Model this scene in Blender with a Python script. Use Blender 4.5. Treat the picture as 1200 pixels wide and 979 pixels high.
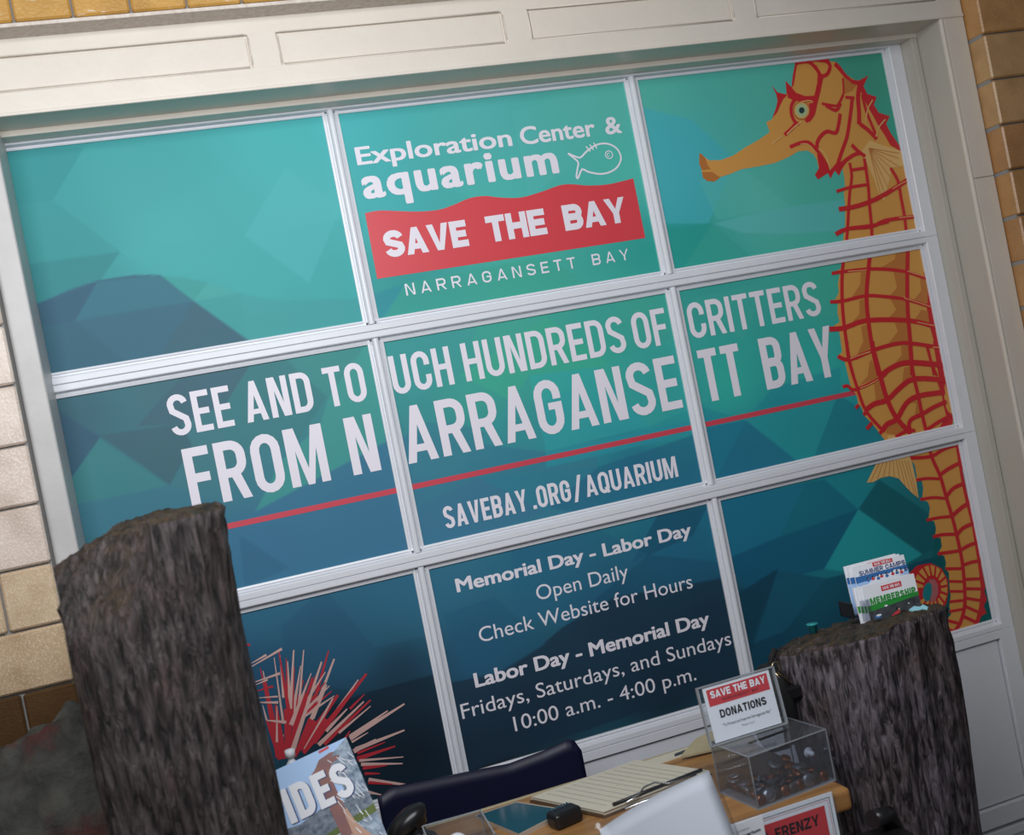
import bpy, bmesh, math, random
import numpy as np
from mathutils import Vector, Matrix, noise
from mathutils.geometry import tessellate_polygon

random.seed(7)
for o in list(bpy.data.objects): bpy.data.objects.remove(o)
SC = bpy.context.scene
COL = SC.collection

# ---------------------------------------------------------------- camera
YAW, PITCH, ROLL = 0.28552, -0.00678, -0.19566
fwd = Vector((math.sin(YAW)*math.cos(PITCH), math.cos(YAW)*math.cos(PITCH), math.sin(PITCH)))
rgt = Vector((math.cos(YAW), -math.sin(YAW), 0)); up = rgt.cross(fwd)
r2 = rgt*math.cos(ROLL) + up*math.sin(ROLL); u2 = -rgt*math.sin(ROLL) + up*math.cos(ROLL)
cam_d = bpy.data.cameras.new('camera'); cam = bpy.data.objects.new('camera', cam_d); COL.objects.link(cam)
cam.matrix_world = Matrix(((r2.x, u2.x, -fwd.x, 0.28246), (r2.y, u2.y, -fwd.y, -2.50804), (r2.z, u2.z, -fwd.z, 1.46029), (0, 0, 0, 1)))
cam_d.sensor_fit = 'HORIZONTAL'; cam_d.sensor_width = 36; cam_d.lens = 1300/1200*36; cam_d.clip_start = .05
cam_d.dof.use_dof = True; cam_d.dof.focus_distance = 2.5; cam_d.dof.aperture_fstop = 4.5
SC.camera = cam

# ---------------------------------------------------------------- sky, light, exposure
SC.view_settings.view_transform = 'Standard'; SC.view_settings.look = 'None'
SC.view_settings.gamma = 1; SC.view_settings.use_curve_mapping = False
SC.view_settings.exposure = -0.1
wd = bpy.data.worlds.new('sky'); SC.world = wd; wd.use_nodes = True
wn = wd.node_tree; wn.nodes.clear()
sky = wn.nodes.new('ShaderNodeTexSky'); sky.sky_type = 'NISHITA'; sky.sun_disc = False
sky.sun_elevation = math.radians(42); sky.sun_rotation = math.radians(250); sky.dust_density = 2.5; sky.air_density = 1.0
hs = wn.nodes.new('ShaderNodeHueSaturation'); hs.inputs['Saturation'].default_value = .45
bg = wn.nodes.new('ShaderNodeBackground'); bg.inputs['Strength'].default_value = 0.036
wo = wn.nodes.new('ShaderNodeOutputWorld')
wn.links.new(sky.outputs[0], hs.inputs['Color']); wn.links.new(hs.outputs[0], bg.inputs['Color']); wn.links.new(bg.outputs[0], wo.inputs['Surface'])
# added soft light out of view, placed so brightness falls off rightwards and down
lamp_d = bpy.data.lights.new('added_area_light', 'AREA'); lamp = bpy.data.objects.new('added_area_light', lamp_d); COL.objects.link(lamp)
lamp_d.shape = 'RECTANGLE'; lamp_d.size = 1.4; lamp_d.size_y = .9; lamp_d.energy = 38; lamp_d.color = (.95, .97, 1.0)
lamp.location = (.35, -1.75, 2.2); lamp.rotation_euler = (Vector((.45, 0, 1.8))-Vector((.35, -1.75, 2.2))).to_track_quat('-Z', 'Y').to_euler()

# ---------------------------------------------------------------- materials
def lin(c):
    return tuple((v/255/12.92 if v/255 <= .04045 else ((v/255+.055)/1.055)**2.4) for v in c)
def newmat(name):
    m = bpy.data.materials.new(name); m.use_nodes = True
    return m, m.node_tree, m.node_tree.nodes['Principled BSDF']
def N(nt, t, **kw):
    n = nt.nodes.new(t)
    for k, v in kw.items(): setattr(n, k, v)
    return n
def plain(name, col, rough=.5, metal=0, bump=0, bscale=200, var=0, vscale=8, var_col=None, coat=0, alpha=1, trans=0, ior=1.45, spec=.5):
    m, nt, b = newmat(name); L = nt.links.new
    b.inputs['Base Color'].default_value = (*col, 1); b.inputs['Roughness'].default_value = rough
    b.inputs['Metallic'].default_value = metal; b.inputs['Coat Weight'].default_value = coat
    b.inputs['Transmission Weight'].default_value = trans; b.inputs['IOR'].default_value = ior; b.inputs['Alpha'].default_value = alpha
    b.inputs['Specular IOR Level'].default_value = spec
    tc = N(nt, 'ShaderNodeTexCoord')
    if var:
        nz = N(nt, 'ShaderNodeTexNoise'); nz.inputs['Scale'].default_value = vscale; nz.inputs['Detail'].default_value = 8; nz.inputs['Roughness'].default_value = .65
        L(tc.outputs['Object'], nz.inputs['Vector'])
        rp = N(nt, 'ShaderNodeValToRGB'); rp.color_ramp.elements[0].position = .35; rp.color_ramp.elements[1].position = .65
        L(nz.outputs['Fac'], rp.inputs[0])
        vc = var_col or tuple(c*.6 for c in col)
        mx = N(nt, 'ShaderNodeMix', data_type='RGBA'); mx.inputs['A'].default_value = (*col, 1); mx.inputs['B'].default_value = (*vc, 1)
        ml = N(nt, 'ShaderNodeMath', operation='MULTIPLY'); ml.inputs[1].default_value = var
        L(rp.outputs[0], ml.inputs[0]); L(ml.outputs[0], mx.inputs['Factor']); L(mx.outputs['Result'], b.inputs['Base Color'])
    if bump:
        nb = N(nt, 'ShaderNodeTexNoise'); nb.inputs['Scale'].default_value = bscale; nb.inputs['Detail'].default_value = 4
        L(tc.outputs['Object'], nb.inputs['Vector'])
        bp = N(nt, 'ShaderNodeBump'); bp.inputs['Strength'].default_value = bump; bp.inputs['Distance'].default_value = .002
        L(nb.outputs['Fac'], bp.inputs['Height']); L(bp.outputs[0], b.inputs['Normal'])
    return m

def brick_mat(name, cols, speck, speck_amt, rough=.35, dirt=None):
    """glazed block: one of a few colours per block, fine speckle, pitted glaze"""
    m, nt, b = newmat(name); L = nt.links.new
    oi = N(nt, 'ShaderNodeObjectInfo'); rp = N(nt, 'ShaderNodeValToRGB')
    e = rp.color_ramp.elements
    while len(e) < len(cols): e.new(.5)
    for i, c in enumerate(cols): e[i].position = i/(len(cols)-1); e[i].color = (*c, 1)
    L(oi.outputs['Random'], rp.inputs[0])
    tc = N(nt, 'ShaderNodeNewGeometry')
    n1 = N(nt, 'ShaderNodeTexNoise'); n1.inputs['Scale'].default_value = 320; n1.inputs['Detail'].default_value = 3
    n2 = N(nt, 'ShaderNodeTexNoise'); n2.inputs['Scale'].default_value = 14; n2.inputs['Detail'].default_value = 5
    L(tc.outputs['Position'], n1.inputs['Vector']); L(tc.outputs['Position'], n2.inputs['Vector'])
    r1 = N(nt, 'ShaderNodeValToRGB'); r1.color_ramp.elements[0].position = .5; r1.color_ramp.elements[1].position = .66
    L(n1.outputs['Fac'], r1.inputs[0])
    ml = N(nt, 'ShaderNodeMath', operation='MULTIPLY'); ml.inputs[1].default_value = speck_amt; L(r1.outputs[0], ml.inputs[0])
    mx = N(nt, 'ShaderNodeMix', data_type='RGBA'); L(ml.outputs[0], mx.inputs['Factor']); L(rp.outputs[0], mx.inputs['A']); mx.inputs['B'].default_value = (*speck, 1)
    r2_ = N(nt, 'ShaderNodeValToRGB'); r2_.color_ramp.elements[0].position = .4; r2_.color_ramp.elements[1].position = .72
    r2_.color_ramp.elements[0].color = (1, 1, 1, 1); r2_.color_ramp.elements[1].color = (.78, .74, .70, 1)
    L(n2.outputs['Fac'], r2_.inputs[0])
    m2 = N(nt, 'ShaderNodeMix', data_type='RGBA', blend_type='MULTIPLY'); m2.inputs['Factor'].default_value = 1
    L(mx.outputs['Result'], m2.inputs['A']); L(r2_.outputs[0], m2.inputs['B'])
    last = m2.outputs['Result']
    if dirt:      # flakes of white paint
        mp = N(nt, 'ShaderNodeMapping'); mp.inputs['Scale'].default_value = (12, 12, 60); L(tc.outputs['Position'], mp.inputs[0])
        n3 = N(nt, 'ShaderNodeTexNoise'); n3.inputs['Scale'].default_value = 1.4; n3.inputs['Detail'].default_value = 9; n3.inputs['Roughness'].default_value = .7
        L(mp.outputs[0], n3.inputs['Vector'])
        r3 = N(nt, 'ShaderNodeValToRGB'); r3.color_ramp.elements[0].position = .62; r3.color_ramp.elements[1].position = .66
        L(n3.outputs['Fac'], r3.inputs[0])
        m3 = N(nt, 'ShaderNodeMix', data_type='RGBA'); L(r3.outputs[0], m3.inputs['Factor']); L(last, m3.inputs['A']); m3.inputs['B'].default_value = (*dirt, 1)
        last = m3.outputs['Result']
    L(last, b.inputs['Base Color']); b.inputs['Roughness'].default_value = rough
    bp = N(nt, 'ShaderNodeBump'); bp.inputs['Strength'].default_value = .55; bp.inputs['Distance'].default_value = .0015
    n4 = N(nt, 'ShaderNodeTexNoise'); n4.inputs['Scale'].default_value = 170; n4.inputs['Detail'].default_value = 3; L(tc.outputs['Position'], n4.inputs['Vector'])
    L(n4.outputs['Fac'], bp.inputs['Height']); L(bp.outputs[0], b.inputs['Normal'])
    return m

def piling_mat(name, dark, light, moss):
    m, nt, b = newmat(name); L = nt.links.new
    tc = N(nt, 'ShaderNodeTexCoord'); mp = N(nt, 'ShaderNodeMapping'); mp.inputs['Scale'].default_value = (1, 1, .2)
    L(tc.outputs['Object'], mp.inputs[0])
    n1 = N(nt, 'ShaderNodeTexNoise'); n1.inputs['Scale'].default_value = 105; n1.inputs['Detail'].default_value = 9; n1.inputs['Roughness'].default_value = .62; n1.inputs['Distortion'].default_value = .6
    L(mp.outputs[0], n1.inputs['Vector'])
    r1 = N(nt, 'ShaderNodeValToRGB'); r1.color_ramp.elements[0].position = .40; r1.color_ramp.elements[1].position = .64
    r1.color_ramp.elements[0].color = (*dark, 1); r1.color_ramp.elements[1].color = (*light, 1); L(n1.outputs['Fac'], r1.inputs[0])
    n2 = N(nt, 'ShaderNodeTexNoise'); n2.inputs['Scale'].default_value = 9; n2.inputs['Detail'].default_value = 6; L(tc.outputs['Object'], n2.inputs['Vector'])
    r2_ = N(nt, 'ShaderNodeValToRGB'); r2_.color_ramp.elements[0].position = .45; r2_.color_ramp.elements[1].position = .7
    r2_.color_ramp.elements[0].color = (1, 1, 1, 1); r2_.color_ramp.elements[1].color = (.75, .62, .55, 1); L(n2.outputs['Fac'], r2_.inputs[0])
    mx = N(nt, 'ShaderNodeMix', data_type='RGBA', blend_type='MULTIPLY'); mx.inputs['Factor'].default_value = 1
    L(r1.outputs[0], mx.inputs['A']); L(r2_.outputs[0], mx.inputs['B'])
    # cut end grain / lichen where the surface faces up
    g = N(nt, 'ShaderNodeNewGeometry'); sx = N(nt, 'ShaderNodeSeparateXYZ'); L(g.outputs['True Normal'], sx.inputs[0])
    mr = N(nt, 'ShaderNodeMapRange'); mr.inputs['From Min'].default_value = .3; mr.inputs['From Max'].default_value = .75; L(sx.outputs['Z'], mr.inputs['Value'])
    n3 = N(nt, 'ShaderNodeTexNoise'); n3.inputs['Scale'].default_value = 38; n3.inputs['Detail'].default_value = 8; L(tc.outputs['Object'], n3.inputs['Vector'])
    r3 = N(nt, 'ShaderNodeValToRGB'); r3.color_ramp.elements[0].position = .35; r3.color_ramp.elements[1].position = .7
    r3.color_ramp.elements[0].color = (dark[0]*.8, dark[1]*.7, dark[2]*.5, 1); r3.color_ramp.elements[1].color = (*moss, 1); L(n3.outputs['Fac'], r3.inputs[0])
    m3 = N(nt, 'ShaderNodeMix', data_type='RGBA'); L(mr.outputs[0], m3.inputs['Factor']); L(mx.outputs['Result'], m3.inputs['A']); L(r3.outputs[0], m3.inputs['B'])
    L(m3.outputs['Result'], b.inputs['Base Color']); b.inputs['Roughness'].default_value = .5
    bp = N(nt, 'ShaderNodeBump'); bp.inputs['Strength'].default_value = 1; bp.inputs['Distance'].default_value = .012
    L(n1.outputs['Fac'], bp.inputs['Height']); L(bp.outputs[0], b.inputs['Normal'])
    return m

def wood_mat(name, c1, c2, axis=0):
    m, nt, b = newmat(name); L = nt.links.new
    tc = N(nt, 'ShaderNodeTexCoord'); mp = N(nt, 'ShaderNodeMapping'); s = [14, 14, 14]; s[axis] = 1.2; mp.inputs['Scale'].default_value = s
    L(tc.outputs['Object'], mp.inputs[0])
    n1 = N(nt, 'ShaderNodeTexNoise'); n1.inputs['Scale'].default_value = 3.2; n1.inputs['Detail'].default_value = 7; n1.inputs['Distortion'].default_value = .5; L(mp.outputs[0], n1.inputs['Vector'])
    r1 = N(nt, 'ShaderNodeValToRGB'); r1.color_ramp.elements[0].position = .3; r1.color_ramp.elements[1].position = .7
    r1.color_ramp.elements[0].color = (*c1, 1); r1.color_ramp.elements[1].color = (*c2, 1); L(n1.outputs['Fac'], r1.inputs[0])
    L(r1.outputs[0], b.inputs['Base Color']); b.inputs['Roughness'].default_value = .32
    return m

def attr_mat(name, rough, coat=0):
    m, nt, b = newmat(name)
    a = N(nt, 'ShaderNodeVertexColor'); a.layer_name = 'Col'
    nt.links.new(a.outputs['Color'], b.inputs['Base Color']); b.inputs['Roughness'].default_value = rough; b.inputs['Coat Weight'].default_value = coat; b.inputs['Specular IOR Level'].default_value = .15
    return m

M = {}
M['door'] = plain('white_door_paint', (.74, .755, .80), .30, bump=.08, bscale=60, var=.25, vscale=30, var_col=(.66, .67, .70))
M['frame'] = plain('cream_frame_paint', (.70, .64, .56), .36, bump=.18, bscale=90, var=.35, vscale=10, var_col=(.60, .55, .48))
M['jamb'] = plain('grey_jamb_paint', (.50, .475, .42), .4, bump=.12, bscale=90, var=.3, vscale=7, var_col=(.44, .40, .35))
M['casing_left'] = plain('pale_grey_casing_paint', (.54, .525, .51), .4, bump=.15, bscale=90, var=.6, vscale=9, var_col=(.44, .43, .42))
M['film'] = attr_mat('printed_vinyl_film', .5)
M['ink_white'] = plain('white_vinyl_lettering', (.80, .76, .83), .45)
M['ink_red'] = plain('red_vinyl', (.66, .055, .07), .42)
M['line_red'] = plain('red_vinyl_rule', (.60, .06, .09), .42)
M['brick_pale'] = brick_mat('pale_glazed_block', [(.64, .53, .45), (.68, .58, .50), (.60, .50, .42)], (.88, .78, .72), .6)
M['brick_sand'] = brick_mat('sandy_glazed_block', [(.52, .38, .23), (.58, .44, .29), (.50, .36, .22)], (.80, .66, .52), .6, .2)
M['brick_orange'] = brick_mat('tan_glazed_block', [(.46, .23, .075), (.52, .29, .12), (.42, .20, .07), (.50, .30, .13)], (.62, .42, .24), .35)
M['brick_top'] = brick_mat('orange_glazed_block_flaking', [(.50, .27, .06), (.54, .30, .075), (.46, .25, .055)], (.6, .38, .14), .2, .3, dirt=(.66, .58, .50))
M['brick_shade'] = brick_mat('glazed_block_painted_shade', [(.075, .038, .014), (.09, .045, .016)], (.14, .08, .035), .3, .3)  # low courses by the rock: its shade is painted into the block colour
M['mortar'] = plain('mortar', (.27, .26, .25), .9, bump=.4, bscale=300)
M['concrete'] = plain('concrete', (.11, .105, .10), .85, bump=.4, bscale=60, var=.5, vscale=3)
M['steel_paint'] = plain('chipped_white_steel', (.66, .60, .54), .5, bump=.4, bscale=90, var=.7, vscale=90, var_col=(.46, .36, .28))
M['piling'] = piling_mat('weathered_piling_wood', (.009, .007, .007), (.105, .083, .082), (.075, .045, .018))
M['piling2'] = piling_mat('weathered_piling_wood_grey', (.016, .013, .015), (.215, .180, .205), (.10, .06, .028))
def rock_mat():
    m, nt, b = newmat('dark_rock_with_red_growth'); L = nt.links.new; tc = N(nt, 'ShaderNodeTexCoord')
    def nz(sc, det, p0, p1, c0, c1):
        n = N(nt, 'ShaderNodeTexNoise'); n.inputs['Scale'].default_value = sc; n.inputs['Detail'].default_value = det; L(tc.outputs['Object'], n.inputs['Vector'])
        r = N(nt, 'ShaderNodeValToRGB'); r.color_ramp.elements[0].position = p0; r.color_ramp.elements[1].position = p1; r.color_ramp.elements[0].color = (*c0, 1); r.color_ramp.elements[1].color = (*c1, 1); L(n.outputs['Fac'], r.inputs[0]); return n, r
    n0, r0 = nz(16, 9, .35, .7, (.014, .014, .012), (.060, .058, .048)); n1, r1 = nz(9, 5, .56, .66, (0, 0, 0), (.8, .8, .8))
    mx = N(nt, 'ShaderNodeMix', data_type='RGBA'); L(r1.outputs[0], mx.inputs['Factor']); L(r0.outputs[0], mx.inputs['A']); mx.inputs['B'].default_value = (.085, .016, .012, 1)
    L(mx.outputs['Result'], b.inputs['Base Color']); b.inputs['Roughness'].default_value = .75
    bp = N(nt, 'ShaderNodeBump'); bp.inputs['Strength'].default_value = 1; bp.inputs['Distance'].default_value = .02; L(n0.outputs['Fac'], bp.inputs['Height']); L(bp.outputs[0], b.inputs['Normal']); return m
M['rock'] = rock_mat()
M['wood'] = wood_mat('varnished_wood', (.25, .115, .038), (.45, .23, .08))
M['wood_dark'] = plain('dark_wood', (.10, .055, .03), .5)
M['paper'] = plain('white_paper', (.86, .88, .93), .6)
M['paper_cream'] = plain('cream_lined_paper', (.62, .57, .46), .7)
M['paper_edge'] = plain('paper_edges', (.5, .46, .38), .8)
M['manila'] = plain('manila_card', (.45, .38, .24), .7, var=.4, vscale=12)
M['black'] = plain('black_plastic', (.012, .012, .013), .28)
M['black_matte'] = plain('black_fabric', (.010, .010, .010), .8, bump=.5, bscale=200)
M['ink_black'] = plain('black_ink', (.015, .015, .02), .5)
M['ink_grey'] = plain('grey_ink', (.20, .20, .23), .5)
M['navy'] = plain('navy_plastic', (.004, .006, .030), .45, var=.4, vscale=5, var_col=(.003, .004, .018))
M['chrome'] = plain('chrome', (.75, .75, .76), .18, 1)
M['brass'] = plain('brass_clip', (.55, .42, .26), .25, 1)
M['copper'] = plain('copper_coin', (.50, .19, .10), .35, .9)
M['silver'] = plain('silver_coin', (.50, .50, .52), .35, .9)
M['dirty_silver'] = plain('tarnished_coin', (.16, .13, .11), .5, .7)
M['tablet'] = plain('teal_screen', (.018, .085, .115), .12)
M['cream_edge'] = plain('pale_case_edge', (.55, .47, .38), .4, .3)
M['white_plastic'] = plain('white_plastic', (.78, .80, .84), .4)
M['teal_cap'] = plain('teal_plastic', (.02, .28, .30), .4)
M['aqua'] = plain('pale_blue_scrap', (.30, .62, .72), .6)
M['green'] = plain('green_print', (.03, .30, .05), .5)
M['blue_print'] = plain('blue_print', (.04, .16, .42), .5)
M['sky_print'] = plain('pale_blue_print', (.42, .62, .93), .5)
M['dark_print'] = plain('dark_photo_print', (.035, .04, .045), .5, var=.8, vscale=60, var_col=(.10, .11, .12))
M['water_print'] = plain('splashing_water_print', (.07, .12, .20), .45, var=1, vscale=55, var_col=(.42, .52, .62))
M['town_print'] = plain('grey_town_print', (.07, .10, .15), .5, var=1, vscale=110, var_col=(.25, .30, .36))
M['grass_print'] = plain('grass_print', (.12, .17, .03), .5, var=.7, vscale=60)
M['skin_print'] = plain('skin_tone_print', (.30, .13, .10), .5, var=.6, vscale=25, var_col=(.16, .08, .12))
M['skin_light'] = plain('light_skin_tone_print', (.55, .33, .24), .5)
M['red_print'] = plain('red_print', (.66, .05, .06), .5)
M['orange_print'] = plain('orange_print', (.75, .10, .02), .4)
M['navy_ink'] = plain('navy_ink', (.03, .05, .18), .5)
def acrylic(name, tint, a):
    """thin clear acrylic sheet: mostly see-through, with a real glossy surface"""
    m, nt, b = newmat(name); nt.nodes.remove(b); L = nt.links.new
    t = N(nt, 'ShaderNodeBsdfTransparent'); t.inputs[0].default_value = (*tint, 1)
    g = N(nt, 'ShaderNodeBsdfGlossy'); g.inputs['Roughness'].default_value = .06; g.inputs['Color'].default_value = (.9, .95, 1, 1)
    d = N(nt, 'ShaderNodeBsdfDiffuse'); d.inputs[0].default_value = (.5, .5, .52, 1)
    f = N(nt, 'ShaderNodeFresnel'); f.inputs[0].default_value = 1.49; ge = N(nt, 'ShaderNodeNewGeometry'); fm = N(nt, 'ShaderNodeMath', operation='SUBTRACT', use_clamp=True); L(f.outputs[0], fm.inputs[0]); L(ge.outputs['Backfacing'], fm.inputs[1])
    m1 = N(nt, 'ShaderNodeMixShader'); L(fm.outputs[0], m1.inputs[0]); L(t.outputs[0], m1.inputs[1]); L(g.outputs[0], m1.inputs[2])
    m2 = N(nt, 'ShaderNodeMixShader'); m2.inputs[0].default_value = a; L(m1.outputs[0], m2.inputs[1]); L(d.outputs[0], m2.inputs[2])
    L(m2.outputs[0], nt.nodes['Material Output'].inputs[0]); return m
M['acrylic'] = acrylic('clear_acrylic', (.78, .80, .84), .05)
M['acrylic_edge'] = plain('acrylic_cut_edge', (.30, .32, .34), .2)
M['sleeve'] = acrylic('plastic_sleeve', (.97, .98, .99), .02)

# ---------------------------------------------------------------- builders
def link(name, me, mats, parent=None, loc=None):
    o = bpy.data.objects.new(name, me); COL.objects.link(o)
    for m in (mats if isinstance(mats, (list, tuple)) else [mats]): 
        if m.name not in [x.name for x in me.materials if x]: me.materials.append(m)
    if parent: o.parent = parent
    if loc: o.location = loc
    return o
def tag(o, label=None, cat=None, group=None, kind=None):
    if label: o['label'] = label
    if cat: o['category'] = cat
    if group: o['group'] = group
    if kind: o['kind'] = kind
    return o
def empty(name, loc=(0, 0, 0), rz=0, rx=0):
    o = bpy.data.objects.new(name, None); COL.objects.link(o); o.location = loc; o.rotation_euler = (rx, 0, rz); o.empty_display_size = .05
    return o
class MB:
    """collects boxes, tubes, lathes and prisms into one bmesh"""
    def __init__(s): s.bm = bmesh.new()
    def box(s, x0, x1, y0, y1, z0, z1, bev=0, mi=0, seg=2, rot=None):
        b = bmesh.new(); bmesh.ops.create_cube(b, size=1)
        bmesh.ops.scale(b, vec=(abs(x1-x0), abs(y1-y0), abs(z1-z0)), verts=b.verts)
        if bev: bmesh.ops.bevel(b, geom=b.edges[:]+b.verts[:], offset=bev, segments=seg, affect='EDGES', profile=.5)
        if rot: bmesh.ops.rotate(b, cent=(0, 0, 0), matrix=rot, verts=b.verts)
        bmesh.ops.translate(b, vec=((x0+x1)/2, (y0+y1)/2, (z0+z1)/2), verts=b.verts)
        s.join(b, mi); return s
    def join(s, b, mi=0, mat=None, smooth=False):
        if mat: bmesh.ops.transform(b, matrix=mat, verts=b.verts)
        vm = {v: s.bm.verts.new(v.co) for v in b.verts}
        for f in b.faces:
            try:
                n = s.bm.faces.new([vm[v] for v in f.verts]); n.material_index = mi; n.smooth = smooth or f.smooth
            except ValueError: pass
        b.free()
    def tube(s, pts, r, n=10, mi=0, caps=True):
        pts = [Vector(p) for p in pts]; rs = r if isinstance(r, (list, tuple)) else [r]*len(pts); rings = []; prev = None
        for i, p in enumerate(pts):
            d = (pts[min(i+1, len(pts)-1)]-pts[max(i-1, 0)]).normalized()
            a = prev if prev is not None else (Vector((0, 0, 1)) if abs(d.z) < .9 else Vector((1, 0, 0)))
            u = d.cross(a).normalized(); v = u.cross(d).normalized(); prev = v
            rings.append([s.bm.verts.new(p+(u*math.cos(t)+v*math.sin(t))*rs[i]) for t in [2*math.pi*k/n for k in range(n)]])
        for A_, B_ in zip(rings, rings[1:]):
            for k in range(n):
                f = s.bm.faces.new((A_[k], A_[(k+1) % n], B_[(k+1) % n], B_[k])); f.smooth = True; f.material_index = mi
        if caps:
            for R_ in (rings[0], rings[-1]):
                f = s.bm.faces.new(R_); f.material_index = mi
        return s
    def lathe(s, prof, n=24, at=(0, 0, 0), mi=0):
        rings = []
        for r, z in prof: rings.append([s.bm.verts.new((at[0]+r*math.cos(2*math.pi*k/n), at[1]+r*math.sin(2*math.pi*k/n), at[2]+z)) for k in range(n)])
        for A_, B_ in zip(rings, rings[1:]):
            for k in range(n):
                f = s.bm.faces.new((A_[k], A_[(k+1) % n], B_[(k+1) % n], B_[k])); f.smooth = True; f.material_index = mi
        for R_ in (rings[0], rings[-1]):
            f = s.bm.faces.new(R_); f.material_index = mi
        return s
    def prism(s, poly, origin, ux, uy, un, d0, d1, mi=0):
        """closed 2-D polygon extruded from d0 to d1 along un"""
        o_, ux, uy, un = map(Vector, (origin, ux, uy, un))
        a = [s.bm.verts.new(o_+ux*p[0]+uy*p[1]+un*d0) for p in poly]; b = [s.bm.verts.new(o_+ux*p[0]+uy*p[1]+un*d1) for p in poly]
        for tri in tessellate_polygon([[Vector((p[0], p[1], 0)) for p in poly]]):
            for R_ in (a, b):
                try: s.bm.faces.new([R_[i] for i in tri]).material_index = mi
                except ValueError: pass
        n = len(poly)
        for k in range(n):
            try: s.bm.faces.new((a[k], a[(k+1) % n], b[(k+1) % n], b[k])).material_index = mi
            except ValueError: pass
        return s
    def build(s, name, mats, parent=None, loc=None):
        bmesh.ops.recalc_face_normals(s.bm, faces=s.bm.faces)
        me = bpy.data.meshes.new(name); s.bm.to_mesh(me); s.bm.free()
        return link(name, me, mats, parent, loc)

class Frame:
    """a flat surface to print on: origin, two in-plane axes and the outward normal"""
    def __init__(s, o_, ux, uy):
        s.o = Vector(o_); s.ux = Vector(ux).normalized(); s.uy = Vector(uy).normalized(); s.n = s.ux.cross(s.uy).normalized()
    def p(s, u, v, d=0): return s.o+s.ux*u+s.uy*v+s.n*d
WALLF = Frame((0, 0, 0), (1, 0, 0), (0, 0, 1))      # n points to -Y, towards the camera side

def sheet(name, frame, layers, mats, parent=None, lift=.0004, step=.00025):
    """printed shapes as one mesh; layers = [(material index, layer number, polygon)]"""
    vs, fs, mi = [], [], []
    for k_, (m_, l_, poly) in enumerate(layers):
        b0 = len(vs); d = lift+l_*step+k_*2e-6
        for q in poly: vs.append(frame.p(q[0], q[1], d))
        if len(poly) == 3: tris = [(0, 1, 2)]
        else: tris = tessellate_polygon([[Vector((q[0], q[1], 0)) for q in poly]])
        for t in tris:
            A_, B_, C_ = (Vector((*poly[i][:2], 0)) for i in t)
            t = t if (B_-A_).cross(C_-A_).z > 0 else t[::-1]
            fs.append(tuple(b0+i for i in t)); mi.append(m_)
    me = bpy.data.meshes.new(name); me.from_pydata(vs, [], fs); me.update()
    me.polygons.foreach_set('material_index', mi)
    return link(name, me, mats, parent)

# ---------------------------------------------------------------- condensed capitals drawn with constant-width strokes
def _stroke(pts, t, closed=False):
    """quads along a centre line, mitred"""
    P_ = [Vector((p[0], p[1])) for p in pts]; n = len(P_); L_, R_ = [], []
    for i in range(n):
        a = P_[i-1] if (i > 0 or closed) else None; b = P_[(i+1) % n] if (i < n-1 or closed) else None
        d1 = (P_[i]-a).normalized() if a is not None else (b-P_[i]).normalized()
        d2 = (b-P_[i]).normalized() if b is not None else d1
        m_ = (d1+d2); m_ = m_.normalized() if m_.length > 1e-6 else d1
        nn = Vector((-m_.y, m_.x)); k = 1/max(.35, nn.dot(Vector((-d1.y, d1.x))))
        L_.append(P_[i]+nn*t/2*k); R_.append(P_[i]-nn*t/2*k)
    return [[tuple(L_[i]), tuple(L_[(i+1) % n]), tuple(R_[(i+1) % n]), tuple(R_[i])] for i in range(n if closed else n-1)]
def smooth(pts, k=4, closed=False):
    n = len(pts)
    if n < 3: return pts
    out = []
    for i in range(n if closed else n-1):
        g = lambda j: pts[j % n] if closed else pts[min(max(j, 0), n-1)]
        p0, p1, p2, p3 = g(i-1), g(i), g(i+1), g(i+2)
        for q in range(k):
            t = q/k; out.append(tuple(.5*((2*p1[a])+(-p0[a]+p2[a])*t+(2*p0[a]-5*p1[a]+4*p2[a]-p3[a])*t*t+(-p0[a]+3*p1[a]-3*p2[a]+p3[a])*t**3) for a in (0, 1)))
    if not closed: out.append(pts[-1])
    return out
def _arc(cx, cy, rx, ry, a0, a1, n=8):
    return [(cx+rx*math.cos(math.radians(a0+(a1-a0)*i/n)), cy+ry*math.sin(math.radians(a0+(a1-a0)*i/n))) for i in range(n+1)]
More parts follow.
